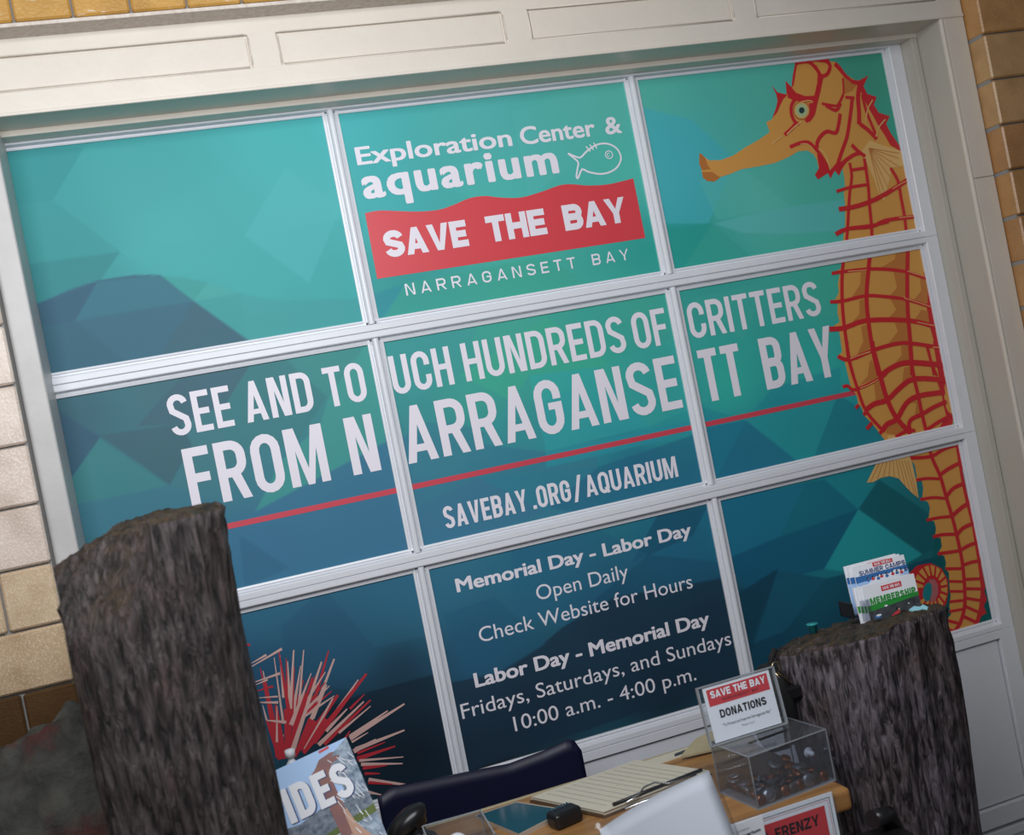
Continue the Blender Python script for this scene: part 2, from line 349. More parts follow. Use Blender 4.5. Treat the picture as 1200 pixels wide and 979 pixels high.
def glyph(c, w, t):
    """polygons of capital c in a box w wide and 1 high with stroke t (vertical) and horizontal bars of about the same weight"""
    a = t/2; Lx = a; Rx = w-a; B = a; T = 1-a; rx = (w-t)/2; cx = w/2; ry = min(.24, rx*1.15)
    def V_(x, z0=0, z1=1): return [[(x-a, z0), (x+a, z0), (x+a, z1), (x-a, z1)]]
    def H_(z, x0, x1): return [[(x0, z-a), (x1, z-a), (x1, z+a), (x0, z+a)]]
    def D_(x0, z0, x1, z1, k=1.0): return [[(x0-a*k, z0), (x0+a*k, z0), (x1+a*k, z1), (x1-a*k, z1)]]
    if c in 'O0Q':
        p = _stroke(_arc(cx, T-ry, rx, ry, 0, 180)+_arc(cx, B+ry, rx, ry, 180, 360), t, True)
        if c == 'Q': p += [[(cx, .26), (cx+t*.8, .3), (w+.02, .02), (w-t*.8, -.02)]]
        return p
    if c in 'CG':
        p = _stroke([(Rx, .63)]+_arc(cx, T-ry, rx, ry, 0, 180)+_arc(cx, B+ry, rx, ry, 180, 360)+[(Rx, .38 if c == 'C' else .52)], t)
        if c == 'G': p += [[(cx-.01, .52-a), (Rx, .52-a), (Rx, .52+a*.7), (cx-.01, .52+a*.7)], [(Rx-a, .5), (Rx+a, .5), (Rx+a, .52+a*.7), (Rx-a, .52+a*.7)]]
        return p
    if c == 'S':
        r_ = min(.24, max(.17, rx*.9), (T-.5)/2.0 if t > .18 else .2); zt, zb_ = T-r_, B+r_
        return _stroke(_arc(cx, zt, rx, r_, 8, 180)+[(Lx+.05*w, .5+.42*(zt-.5)), (cx, .5), (Rx-.05*w, .5-.42*(zt-.5))]+_arc(cx, zb_, rx, r_, 360, 188), t)
    if c == 'U': return _stroke([(Lx, 1)]+_arc(cx, B+ry, rx, ry, 180, 360)+[(Rx, 1)], t)
    if c == 'J': return _stroke([(Lx, .3)]+_arc(cx, B+ry, rx, ry, 180, 360)+[(Rx, 1)], t)
    if c == 'I': return V_(cx)
    if c == 'L': return V_(Lx)+H_(B, t, w)
    if c == 'E': return V_(Lx)+H_(B, t, w)+H_(T, t, w)+H_(.5, t, w*.93)
    if c == 'F': return V_(Lx)+H_(T, t, w)+H_(.49, t, w*.92)
    if c == 'T': return V_(cx, 0, 1-t)+H_(T, 0, w)
    if c == 'H': return V_(Lx)+V_(Rx)+H_(.5, t, w-t)
    if c == 'N': return V_(Lx)+V_(Rx)+D_(w-t*.88, 0, t*.88, 1, .8)
    if c == 'M': return V_(Lx)+V_(Rx)+D_(cx, .0, t*.85, 1, .75)+D_(cx, .0, w-t*.85, 1, .75)
    if c == 'V': return [[(cx-a, 0), (cx+a*.5, 0), (t, 1), (0, 1)], [(cx-a*.5, 0), (cx+a, 0), (w, 1), (w-t, 1)]]
    if c == 'W': return [[(w*.26-a, 0), (w*.26+a, 0), (t, 1), (0, 1)], [(w*.26-a, 0), (w*.26+a, 0), (cx+a, 1), (cx-a, 1)], [(w*.74-a, 0), (w*.74+a, 0), (cx+a, 1), (cx-a, 1)], [(w*.74-a, 0), (w*.74+a, 0), (w, 1), (w-t, 1)]]
    if c == 'A': return [[(0, 0), (t, 0), (cx+a*.9, 1), (cx-a*.9, 1)], [(w-t, 0), (w, 0), (cx+a*.9, 1), (cx-a*.9, 1)], [(w*.22, .18), (w*.78, .18), (w*.70, .18+t*.85), (w*.30, .18+t*.85)]]
    if c == 'Y': return [[(cx-a, 0), (cx+a, 0), (cx+a, .42), (cx-a, .42)], [(cx-a, .40), (cx+a*.6, .40), (t, 1), (0, 1)], [(cx-a*.6, .40), (cx+a, .40), (w, 1), (w-t, 1)]]
    if c == 'X': return [[(0, 0), (t, 0), (w, 1), (w-t, 1)], [(w-t, 0), (w, 0), (t, 1), (0, 1)]]
    if c == 'Z': return H_(B, 0, w)+H_(T, 0, w)+[[(0, t), (t*1.1, t), (w, 1-t), (w-t*1.1, 1-t)]]
    if c == 'K': return V_(Lx)+[[(t, .38), (t, .60), (w-t, 1), (w, 1)], [(t*1.2, .45), (t*1.6, .62), (w, 0), (w-t, 0)]]
    if c in 'DPRB':
        p = V_(Lx)
        def bowl(z0, z1, rr):
            r_ = min(rr, (z1-z0)/2-.001)
            return _stroke([(t*.9, z1)]+_arc(Rx-min(rx, r_), z1-r_, min(rx, r_), r_, 90, 0, 6)+_arc(Rx-min(rx, r_), z0+r_, min(rx, r_), r_, 0, -90, 6)+[(t*.9, z0)], t)
        if c == 'D': return p+bowl(B, T, ry)
        if c == 'P': return p+bowl(.44, T, ry)
        if c == 'R': return p+bowl(.46, T, ry*.9)+[[(w*.42, .42), (w*.42+t, .46), (w, 0), (w-t, 0)]]
        return p+bowl(.5, T, ry*.8)+bowl(B, .52, ry*.9)
    if c == '/': return [[(0, 0), (t*.9, 0), (w, 1), (w-t*.9, 1)]]
    if c == '.': return [[(0, 0), (t*1.05, 0), (t*1.05, t*1.05), (0, t*1.05)]]
    return []
WID = {'I': None, '.': None, '/': .8, 'E': .86, 'F': .84, 'L': .84, 'T': .92, 'M': 1.34, 'A': 1.10, 'V': 1.10, 'W': 1.5, 'Y': 1.1, ' ': .45}
def caps(name, s, box_, frame, mat, parent, t=.15, gap=.075, lift=.0006):
    """capitals stretched to fill box_ = (u0, u1, v0, v1) on the frame, stroke weight kept"""
    u0, u1, v0, v1 = box_; h = v1-v0; tot = (u1-u0)/h
    fixed = sum(t*1.0 if WID.get(c, 1) is None else 0 for c in s)+gap*(len(s)-1)
    k = (tot-fixed)/max(1e-6, sum(0 if WID.get(c, 1) is None else WID.get(c, 1) for c in s))
    x = 0; lay = []; j = 0
    for c in s:
        w_ = t if WID.get(c, 1) is None else WID.get(c, 1)*k
        for q in glyph(c, w_, t):
            lay.append((0, j % 5, [(u0+(x+p_[0])*h, v0+p_[1]*h) for p_ in q])); j += 1
        x += w_+gap
    return sheet(name, frame, lay, mat, parent, lift, .00003)

_fc = {}
def _ref(ref, bold):
    if (ref, bold) not in _fc:
        cu = bpy.data.curves.new('ref', 'FONT'); cu.body = 'H' if ref == 'caps' else 'x'; cu.offset = bold
        ob = bpy.data.objects.new('ref', cu); COL.objects.link(ob)
        dg = bpy.context.evaluated_depsgraph_get(); me = bpy.data.meshes.new_from_object(ob.evaluated_get(dg)); bpy.data.objects.remove(ob)
        ys = [v.co.y for v in me.vertices]; _fc[ref, bold] = (min(ys), max(ys)); bpy.data.meshes.remove(me)
    return _fc[ref, bold]
def font_text(name, s, box_, frame, mat, parent, bold=0, lift=.0006, spacing=1.0, fit='x', ref='caps'):
    """text set with Blender's built-in face, stretched so capitals run from v0 to v1 and the line from u0 to u1"""
    u0, u1, v0, v1 = box_
    cu = bpy.data.curves.new(name, 'FONT'); cu.body = s; cu.offset = 0; cu.space_character = spacing; cu.resolution_u = 4; cu.fill_mode = 'FRONT'
    ob = bpy.data.objects.new(name, cu); COL.objects.link(ob)
    dg = bpy.context.evaluated_depsgraph_get(); me = bpy.data.meshes.new_from_object(ob.evaluated_get(dg)); bpy.data.objects.remove(ob)
    n = len(me.vertices); co = np.zeros(n*3); me.vertices.foreach_get('co', co); co = co.reshape(-1, 3)
    x0, x1 = co[:, 0].min()-bold, co[:, 0].max()+bold; lo, hi = _ref(ref, 0); lo -= bold*.7; hi += bold*.7
    shifts = [(0, 0)] if not bold else [(0, 0), (bold, 0), (-bold, 0), (bold*.7, bold*.7), (-bold*.7, bold*.7), (bold*.7, -bold*.7), (-bold*.7, -bold*.7)]
    fs0 = [tuple(p.vertices) for p in me.polygons]; V_, F_ = [], []
    for k, (dx, dy) in enumerate(shifts):
        b0 = len(V_)
        V_ += [frame.p(u0+(x+dx-x0)/(x1-x0)*(u1-u0), v0+(y+dy-lo)/(hi-lo)*(v1-v0), lift+k*.00002) for x, y, _ in co]
        F_ += [tuple(b0+i for i in f) for f in fs0]
    bpy.data.meshes.remove(me); me = bpy.data.meshes.new(name); me.from_pydata(V_, [], F_); me.update()
    # face winding follows the frame's right-handed axes, so the print looks outwards
    return link(name, me, mat, parent)

# ---------------------------------------------------------------- the printed artwork, measured on the door (metres: along the door, height)
FILM_BASE = [(0.0741,2.1559,0.0437,0.31,0.3187),(0.0906,1.9699,0.0469,0.2945,0.3028),(0.2949,2.1277,0.0587,0.3549,0.3549),(0.3369,1.9708,0.0688,0.4124,0.4124),(0.6282,2.1242,0.0705,0.4328,0.4328),(0.6775,1.9803,0.0841,0.4329,0.4329),(0.4985,1.8508,0.0616,0.4005,0.3857),(0.6815,1.8024,0.0571,0.3808,0.3903),(0.0772,1.8984,0.0508,0.3123,0.3123),(0.7736,2.1659,0.0715,0.4501,0.4611),(1.0832,2.1708,0.0903,0.4437,0.4225),(1.4373,2.1737,0.1075,0.4815,0.4144),(0.7933,1.9642,0.0686,0.4423,0.4423),(0.8209,1.8002,0.04,0.3126,0.2921),(1.113,1.8991,0.0748,0.4705,0.4049),(1.4423,1.9809,0.0884,0.5143,0.421),(1.443,1.7669,0.031,0.3581,0.3101),(1.1217,1.7324,0.0618,0.4165,0.317),(1.5278,2.1639,0.1018,0.4879,0.4084),(1.8679,2.1717,0.0975,0.4777,0.3975),(2.1753,2.1629,0.0616,0.3451,0.2526),(1.5604,1.9874,0.0864,0.4792,0.4913),(1.8012,1.8685,0.114,0.5201,0.4395),(1.9287,1.7614,0.0826,0.4797,0.3888),(1.5382,1.7743,0.0313,0.3618,0.3227),(2.1917,2.0001,0.059,0.3738,0.2736),(0.0638,1.6434,0.0499,0.1321,0.172),(0.2774,1.6594,0.0602,0.1536,0.1899),(0.4621,1.6641,0.0593,0.1877,0.2043),(0.6512,1.6499,0.0579,0.2973,0.2655),(0.0735,1.4207,0.0492,0.1852,0.2369),(0.3404,1.5149,0.0615,0.205,0.2338),(0.6211,1.4983,0.0553,0.2433,0.259),(0.506,1.4045,0.0553,0.2264,0.2744),(0.4224,1.2683,0.049,0.1649,0.3014),(0.6706,1.2518,0.0505,0.1742,0.2839),(0.782,1.6068,0.0489,0.318,0.3054),(1.0594,1.6395,0.0647,0.4016,0.3137),(1.4165,1.6428,0.0653,0.4176,0.3252),(0.949,1.516,0.0543,0.3747,0.3038),(1.2543,1.5223,0.0475,0.422,0.3224),(1.3595,1.376,0.0338,0.3772,0.3772),(0.7706,1.3495,0.0488,0.2102,0.2921),(0.9981,1.3432,0.0334,0.2442,0.3203),(1.3158,1.2786,0.0248,0.181,0.2957),(0.8059,1.2219,0.0515,0.2142,0.3229),(1.4576,1.4001,0.0339,0.3675,0.3785),(1.534,1.6453,0.0486,0.3783,0.3282),(1.8997,1.6312,0.0592,0.4477,0.3434),(1.5808,1.4205,0.0401,0.4727,0.3832),(1.8468,1.394,0.039,0.4681,0.4105),(1.54,1.233,0.0192,0.2077,0.3227),(1.7411,1.2585,0.0227,0.2767,0.3174),(1.921,1.2681,0.0261,0.318,0.3527),(2.1388,1.1803,0.0233,0.2307,0.2582),(0.3759,1.1259,0.0349,0.1525,0.2465),(0.6821,1.1108,0.0339,0.1622,0.2563),(0.5245,1.0119,0.0265,0.1169,0.2072),(0.351,0.9984,0.0229,0.0867,0.1684),(0.6442,0.9225,0.0151,0.0446,0.0796),(0.6292,0.7491,0.0083,0.0147,0.0232),(0.4915,0.8457,0.0078,0.0149,0.0249),(0.7787,1.0879,0.0347,0.1658,0.2621),(0.9863,1.0797,0.0269,0.1618,0.2604),(1.3825,1.0518,0.0201,0.1486,0.2608),(0.826,0.9157,0.0242,0.1099,0.2055),(1.17,0.9118,0.0193,0.0811,0.1523),(1.4278,0.827,0.0152,0.053,0.0961),(0.9219,0.7692,0.0126,0.0251,0.0429),(0.7987,0.6817,0.0108,0.0163,0.0232),(1.2692,0.7396,0.0117,0.0242,0.0422),(1.5313,1.0832,0.0159,0.1677,0.2673),(1.8238,1.0638,0.0156,0.2262,0.29),(1.5275,0.8457,0.0131,0.0787,0.1379),(1.5278,0.7372,0.0104,0.0397,0.0678),(1.7283,0.8632,0.0169,0.209,0.2657),(2.0171,0.9996,0.0176,0.1752,0.2064),(2.0231,0.7934,0.0113,0.0986,0.1189),(2.1931,0.7069,0.0072,0.1021,0.1021),(1.8929,0.9142,0.0206,0.3047,0.3338),(1.8009,0.7346,0.0078,0.0523,0.08)]
FACETS = [([(0.0402, 2.2005), (0.1994, 2.192), (0.1156, 2.0861), (0.0405, 2.0835)],(0.0409, 0.2759, 0.2841),0.6),([(0.0405, 2.0835), (0.1156, 2.0861), (0.2291, 1.9585), (0.0371, 1.956)],(0.0479, 0.3009, 0.3094),0.7),([(0.0377, 1.9596), (0.2291, 1.9585), (0.1741, 1.8997), (0.0311, 1.8692)],(0.0408, 0.2436, 0.2584),0.9),([(0.2291, 1.9585), (0.6932, 1.9604), (0.7621, 1.9586), (0.7248, 1.7717), (0.5264, 1.7999), (0.299, 1.8952)],(0.0616, 0.3903, 0.3854),0.6),([(0.1994, 2.192), (0.1156, 2.0861), (0.2291, 1.9585), (0.299, 1.8952), (0.4999, 1.9548), (0.3723, 2.1558)],(0.0688, 0.3728, 0.3728),0.35),([(0.6106, 2.0932), (0.4944, 1.9556), (0.6126, 1.829), (0.7189, 1.9904)],(0.0882, 0.4494, 0.4548),0.6),([(0.7061, 2.0751), (0.6106, 2.0932), (0.7189, 1.9904)],(0.0776, 0.4408, 0.4408),0.5),([(0.299, 1.8952), (0.3475, 1.8839), (0.3969, 1.8648), (0.4588, 1.8301), (0.5271, 1.8036), (0.7256, 1.7755), (0.7161, 1.6781), (0.4523, 1.7196)],(0.0615, 0.3427, 0.3427),0.9),([(0.299, 1.8952), (0.3969, 1.8648), (0.3588, 1.8289)],(0.055, 0.3333, 0.307),0.9),([(0.3969, 1.8648), (0.4588, 1.8301), (0.3588, 1.8289)],(0.0725, 0.3823, 0.3537),0.8),([(0.3588, 1.8289), (0.4588, 1.8301), (0.4534, 1.7252)],(0.0554, 0.3265, 0.3265),0.6),([(0.0206, 1.8672), (0.0419, 1.8729), (0.0742, 1.8823), (0.1105, 1.8931), (0.1427, 1.8991), (0.1731, 1.9036), (0.2085, 1.9055), (0.2437, 1.9048), (0.2994, 1.8971), (0.3588, 1.8289), (0.4534, 1.7252), (0.4596, 1.7184), (0.0414, 1.7063), (0.0087, 1.7123)],(0.0485, 0.1466, 0.2066),1),([(0.1118, 1.8265), (0.1707, 1.9003), (0.2938, 1.896), (0.3588, 1.8289), (0.238, 1.8279)],(0.0499, 0.1864, 0.2408),0.9),([(0.3588, 1.8289), (0.2663, 1.7235), (0.4603, 1.7221)],(0.055, 0.1401, 0.1811),0.9),([(0.0311, 1.8692), (0.0419, 1.8729), (0.1711, 1.9021), (0.1118, 1.8265), (0.0396, 1.8239)],(0.0443, 0.1171, 0.1813),0.8),([(0.1118, 1.8265), (0.1995, 1.7185), (0.0447, 1.7241), (0.0461, 1.8228)],(0.0427, 0.1271, 0.181),0.6),([(0.762, 2.1077), (0.928, 2.0265), (1.0177, 1.8512), (0.8327, 1.8585), (0.7699, 1.9476)],(0.0623, 0.4155, 0.4364),0.35),([(0.928, 2.0265), (1.2013, 2.1159), (1.3534, 1.9923), (1.1551, 1.8932)],(0.09, 0.4866, 0.4638),0.3),([(0.7526, 1.7811), (0.83, 1.7948), (0.7535, 1.7154)],(0.0365, 0.276, 0.333),0.8),([(0.83, 1.7948), (1.1807, 1.8063), (1.2928, 1.7052), (0.7632, 1.7137)],(0.0513, 0.3687, 0.2789),0.5),([(1.1672, 2.1614), (1.3949, 2.1889), (1.3138, 2.0184), (1.1677, 1.9537)],(0.1077, 0.4837, 0.45),0.35),([(1.4938, 2.1354), (1.6296, 2.0876), (1.7298, 1.9705), (1.6202, 1.8231), (1.4979, 1.8275)],(0.0665, 0.4597, 0.5333),0.75),([(1.5006, 1.8401), (1.6319, 1.8215), (1.5269, 1.722), (1.4914, 1.721)],(0.0266, 0.3468, 0.3041),0.8),([(1.6319, 1.8215), (1.7203, 1.7253), (1.5269, 1.722)],(0.0432, 0.3836, 0.3043),0.6),([(1.6342, 1.8211), (1.7931, 1.8319), (2.0219, 1.832), (2.0036, 1.7507), (1.853, 1.7634), (1.7092, 1.7863)],(0.1232, 0.5099, 0.5099),0.7),([(1.6198, 1.932), (1.7289, 1.9662), (1.8571, 1.8386), (1.6454, 1.8283)],(0.11, 0.5145, 0.4532),0.5),([(1.7289, 1.9662), (2.0481, 1.9488), (2.0204, 1.8254), (1.8571, 1.8386)],(0.0871, 0.4717, 0.3782),0.5),([(0.0315, 1.6532), (0.0378, 1.6502), (0.1146, 1.5746), (0.0396, 1.4959), (0.0373, 1.5568)],(0.0431, 0.1096, 0.1708),0.85),([(0.1139, 1.571), (0.2318, 1.4446), (0.1471, 1.4419), (0.0366, 1.4433), (0.0396, 1.4959)],(0.0537, 0.2297, 0.2443),0.9),([(0.1153, 1.5782), (0.2819, 1.5699), (0.2962, 1.5218), (0.2344, 1.444)],(0.0552, 0.1352, 0.1694),0.9),([(0.4549, 1.675), (0.3837, 1.596), (0.2819, 1.5699), (0.1913, 1.5819), (0.307, 1.6729)],(0.0623, 0.1363, 0.1833),0.8),([(0.5261, 1.672), (0.6038, 1.5683), (0.5129, 1.4787), (0.3581, 1.4923), (0.3837, 1.596), (0.4549, 1.675)],(0.0543, 0.2095, 0.2311),0.8),([(0.6083, 1.5713), (0.7153, 1.6742), (0.7412, 1.6539), (0.7121, 1.439), (0.5462, 1.3942), (0.3966, 1.3468), (0.4767, 1.4492), (0.5747, 1.5093)],(0.0621, 0.3367, 0.3007),0.7),([(0.6083, 1.5713), (0.7153, 1.6742), (0.5261, 1.672)],(0.0627, 0.2647, 0.2647),0.6),([(0.3017, 1.3144), (0.3973, 1.3505), (0.5462, 1.3942), (0.709, 1.4436), (0.7705, 1.4493), (0.7359, 1.1777), (0.3362, 1.1888)],(0.0505, 0.183, 0.3012),0.85),([(0.3556, 1.3081), (0.4474, 1.2126), (0.3464, 1.194)],(0.0426, 0.1452, 0.2481),0.7),([(0.03, 1.4447), (0.1471, 1.4419), (0.2344, 1.444), (0.3334, 1.3834), (0.2982, 1.2963), (0.0323, 1.3838)],(0.0516, 0.191, 0.2563),0.8),([(0.7181, 1.5885), (0.786, 1.5262), (0.8648, 1.5114), (0.933, 1.4377), (0.869, 1.3291), (0.7318, 1.3576)],(0.0479, 0.3032, 0.3032),0.3),([(0.7508, 1.6721), (0.9812, 1.6732), (0.9167, 1.5625), (0.786, 1.5262)],(0.0566, 0.3332, 0.3332),0.5),([(0.9167, 1.5625), (1.1505, 1.6614), (1.2977, 1.5146), (1.1097, 1.4654), (1.0266, 1.481)],(0.0545, 0.4387, 0.2789),0.6),([(0.7279, 1.4379), (0.8154, 1.4706), (0.894, 1.4513), (0.9878, 1.3964), (1.0849, 1.3462), (1.2117, 1.3207), (1.1821, 1.1805), (0.7166, 1.1821)],(0.0502, 0.2088, 0.3007),0.6),([(1.0803, 1.5328), (1.2543, 1.5223), (1.3551, 1.3556), (1.0849, 1.3462)],(0.0395, 0.4043, 0.4269),0.6),([(1.2543, 1.5223), (1.5664, 1.575), (1.5257, 1.3873), (1.3551, 1.3556)],(0.0503, 0.4175, 0.3729),0.5),([(0.925, 1.3987), (1.0803, 1.5328), (1.0849, 1.3462)],(0.0494, 0.3336, 0.3434),0.5),([(1.0849, 1.3462), (1.5295, 1.3498), (1.5227, 1.3187), (1.2548, 1.3121), (1.0774, 1.3106)],(0.0314, 0.3171, 0.3917),0.8),([(1.2041, 1.2846), (1.5227, 1.3187), (1.49, 1.1677), (1.18, 1.1705), (1.0581, 1.2177)],(0.0251, 0.1515, 0.2611),0.7),([(0.7358, 1.2772), (0.909, 1.3208), (1.056, 1.2078), (0.7552, 1.1733)],(0.0551, 0.1852, 0.3092),0.6),([(0.909, 1.3208), (1.2041, 1.2846), (1.056, 1.2078)],(0.0352, 0.2238, 0.3223),0.6),([(1.4957, 1.38), (1.6169, 1.32), (1.7073, 1.3863), (1.913, 1.4045), (1.8975, 1.3355), (1.6215, 1.3191), (1.51, 1.3147)],(0.0214, 0.2604, 0.3509),0.5),([(1.6169, 1.32), (1.7342, 1.1936), (1.5022, 1.1911), (1.5068, 1.3218)],(0.0214, 0.1707, 0.2795),0.8),([(1.5077, 1.326), (1.6169, 1.32), (1.5022, 1.1911)],(0.0212, 0.2225, 0.3256),0.8),([(1.6215, 1.3191), (1.8901, 1.3369), (1.7865, 1.1918), (1.7347, 1.1957)],(0.0278, 0.3202, 0.3532),0.85),([(1.8901, 1.3369), (1.9507, 1.285), (2.0188, 1.1811), (1.786, 1.1897)],(0.019, 0.2172, 0.2751),0.85),([(1.534, 1.6453), (1.754, 1.654), (1.6503, 1.5172)],(0.0626, 0.4385, 0.3611),0.4),([(0.5609, 0.9011), (0.6602, 0.9026), (0.7207, 0.9027), (0.7317, 0.6566), (0.5339, 0.6683), (0.4623, 0.8923)],(0.0088, 0.0189, 0.0336),0.7),([(0.4063, 1.0897), (0.5134, 1.1507), (0.5989, 0.9931), (0.5431, 0.9097), (0.4009, 0.9663)],(0.0259, 0.0992, 0.1812),0.4),([(0.5134, 1.1507), (0.7162, 1.1404), (0.7187, 0.9928), (0.5989, 0.9931)],(0.0316, 0.1412, 0.233),0.4),([(0.7354, 0.875), (0.8577, 0.8673), (0.9703, 0.8995), (1.0421, 0.9329), (1.1826, 0.9714), (1.3166, 0.9606), (1.4789, 0.9524), (1.496, 0.702), (0.7441, 0.6671)],(0.0155, 0.0378, 0.0678),0.85),([(1.3315, 1.1375), (1.471, 1.1351), (1.4146, 1.0702), (1.2425, 1.0413)],(0.0158, 0.0983, 0.1733),0.8),([(0.9577, 1.1476), (1.1737, 1.1406), (1.2901, 1.0515), (1.0421, 0.9329), (0.9256, 0.9921)],(0.0258, 0.1423, 0.2498),0.5),([(0.7887, 0.8851), (0.767, 1.0307), (0.8934, 1.0405), (0.9928, 0.9041), (0.8677, 0.8647)],(0.0214, 0.1186, 0.2086),0.5),([(1.0421, 0.9329), (1.2901, 1.0515), (1.486, 0.9853), (1.478, 0.9483), (1.3166, 0.9606), (1.1826, 0.9714)],(0.0169, 0.0945, 0.1781),0.6),([(1.496, 1.1406), (1.7483, 1.1331), (1.6478, 1.016), (1.4928, 0.9945)],(0.0163, 0.179, 0.2931),0.8),([(1.7483, 1.1331), (1.8032, 1.1306), (1.884, 1.0352), (1.6478, 1.016)],(0.014, 0.1638, 0.2387),0.8),([(1.6478, 1.016), (1.884, 1.0352), (1.7535, 0.9083), (1.5273, 0.9108), (1.4928, 0.9945)],(0.0106, 0.1096, 0.2015),0.85),([(1.8032, 1.1306), (1.9514, 1.1268), (1.9426, 1.088), (1.884, 1.0352)],(0.0196, 0.2742, 0.3178),0.7),([(1.884, 1.0352), (2.0455, 0.8794), (1.9865, 0.8656), (1.824, 0.883), (1.7535, 0.9083)],(0.0232, 0.3595, 0.385),0.9),([(1.884, 1.0352), (1.9605, 1.0978), (2.092, 0.9766), (2.1093, 0.8879), (2.0455, 0.8794)],(0.0117, 0.1185, 0.1474),0.9),([(1.4953, 0.9183), (1.5273, 0.9108), (1.6131, 0.9364), (1.7531, 0.884), (1.8362, 0.8802), (1.9856, 0.8613), (2.1068, 0.8655), (2.0946, 0.7536), (1.7771, 0.6292), (1.4915, 0.6816)],(0.0102, 0.0712, 0.1217),0.8),([(1.6257, 0.9378), (1.7531, 0.884), (1.6108, 0.7817), (1.509, 0.7723)],(0.0148, 0.1237, 0.1983),0.6),([(1.4908, 0.8978), (1.6257, 0.9378), (1.5027, 0.7436)],(0.0098, 0.0516, 0.0881),0.6),([(2.1393, 1.0652), (2.2329, 1.1154), (2.2222, 0.6535), (2.0705, 0.6495), (2.0485, 0.7874)],(0.0056, 0.1173, 0.1102),0.6)]
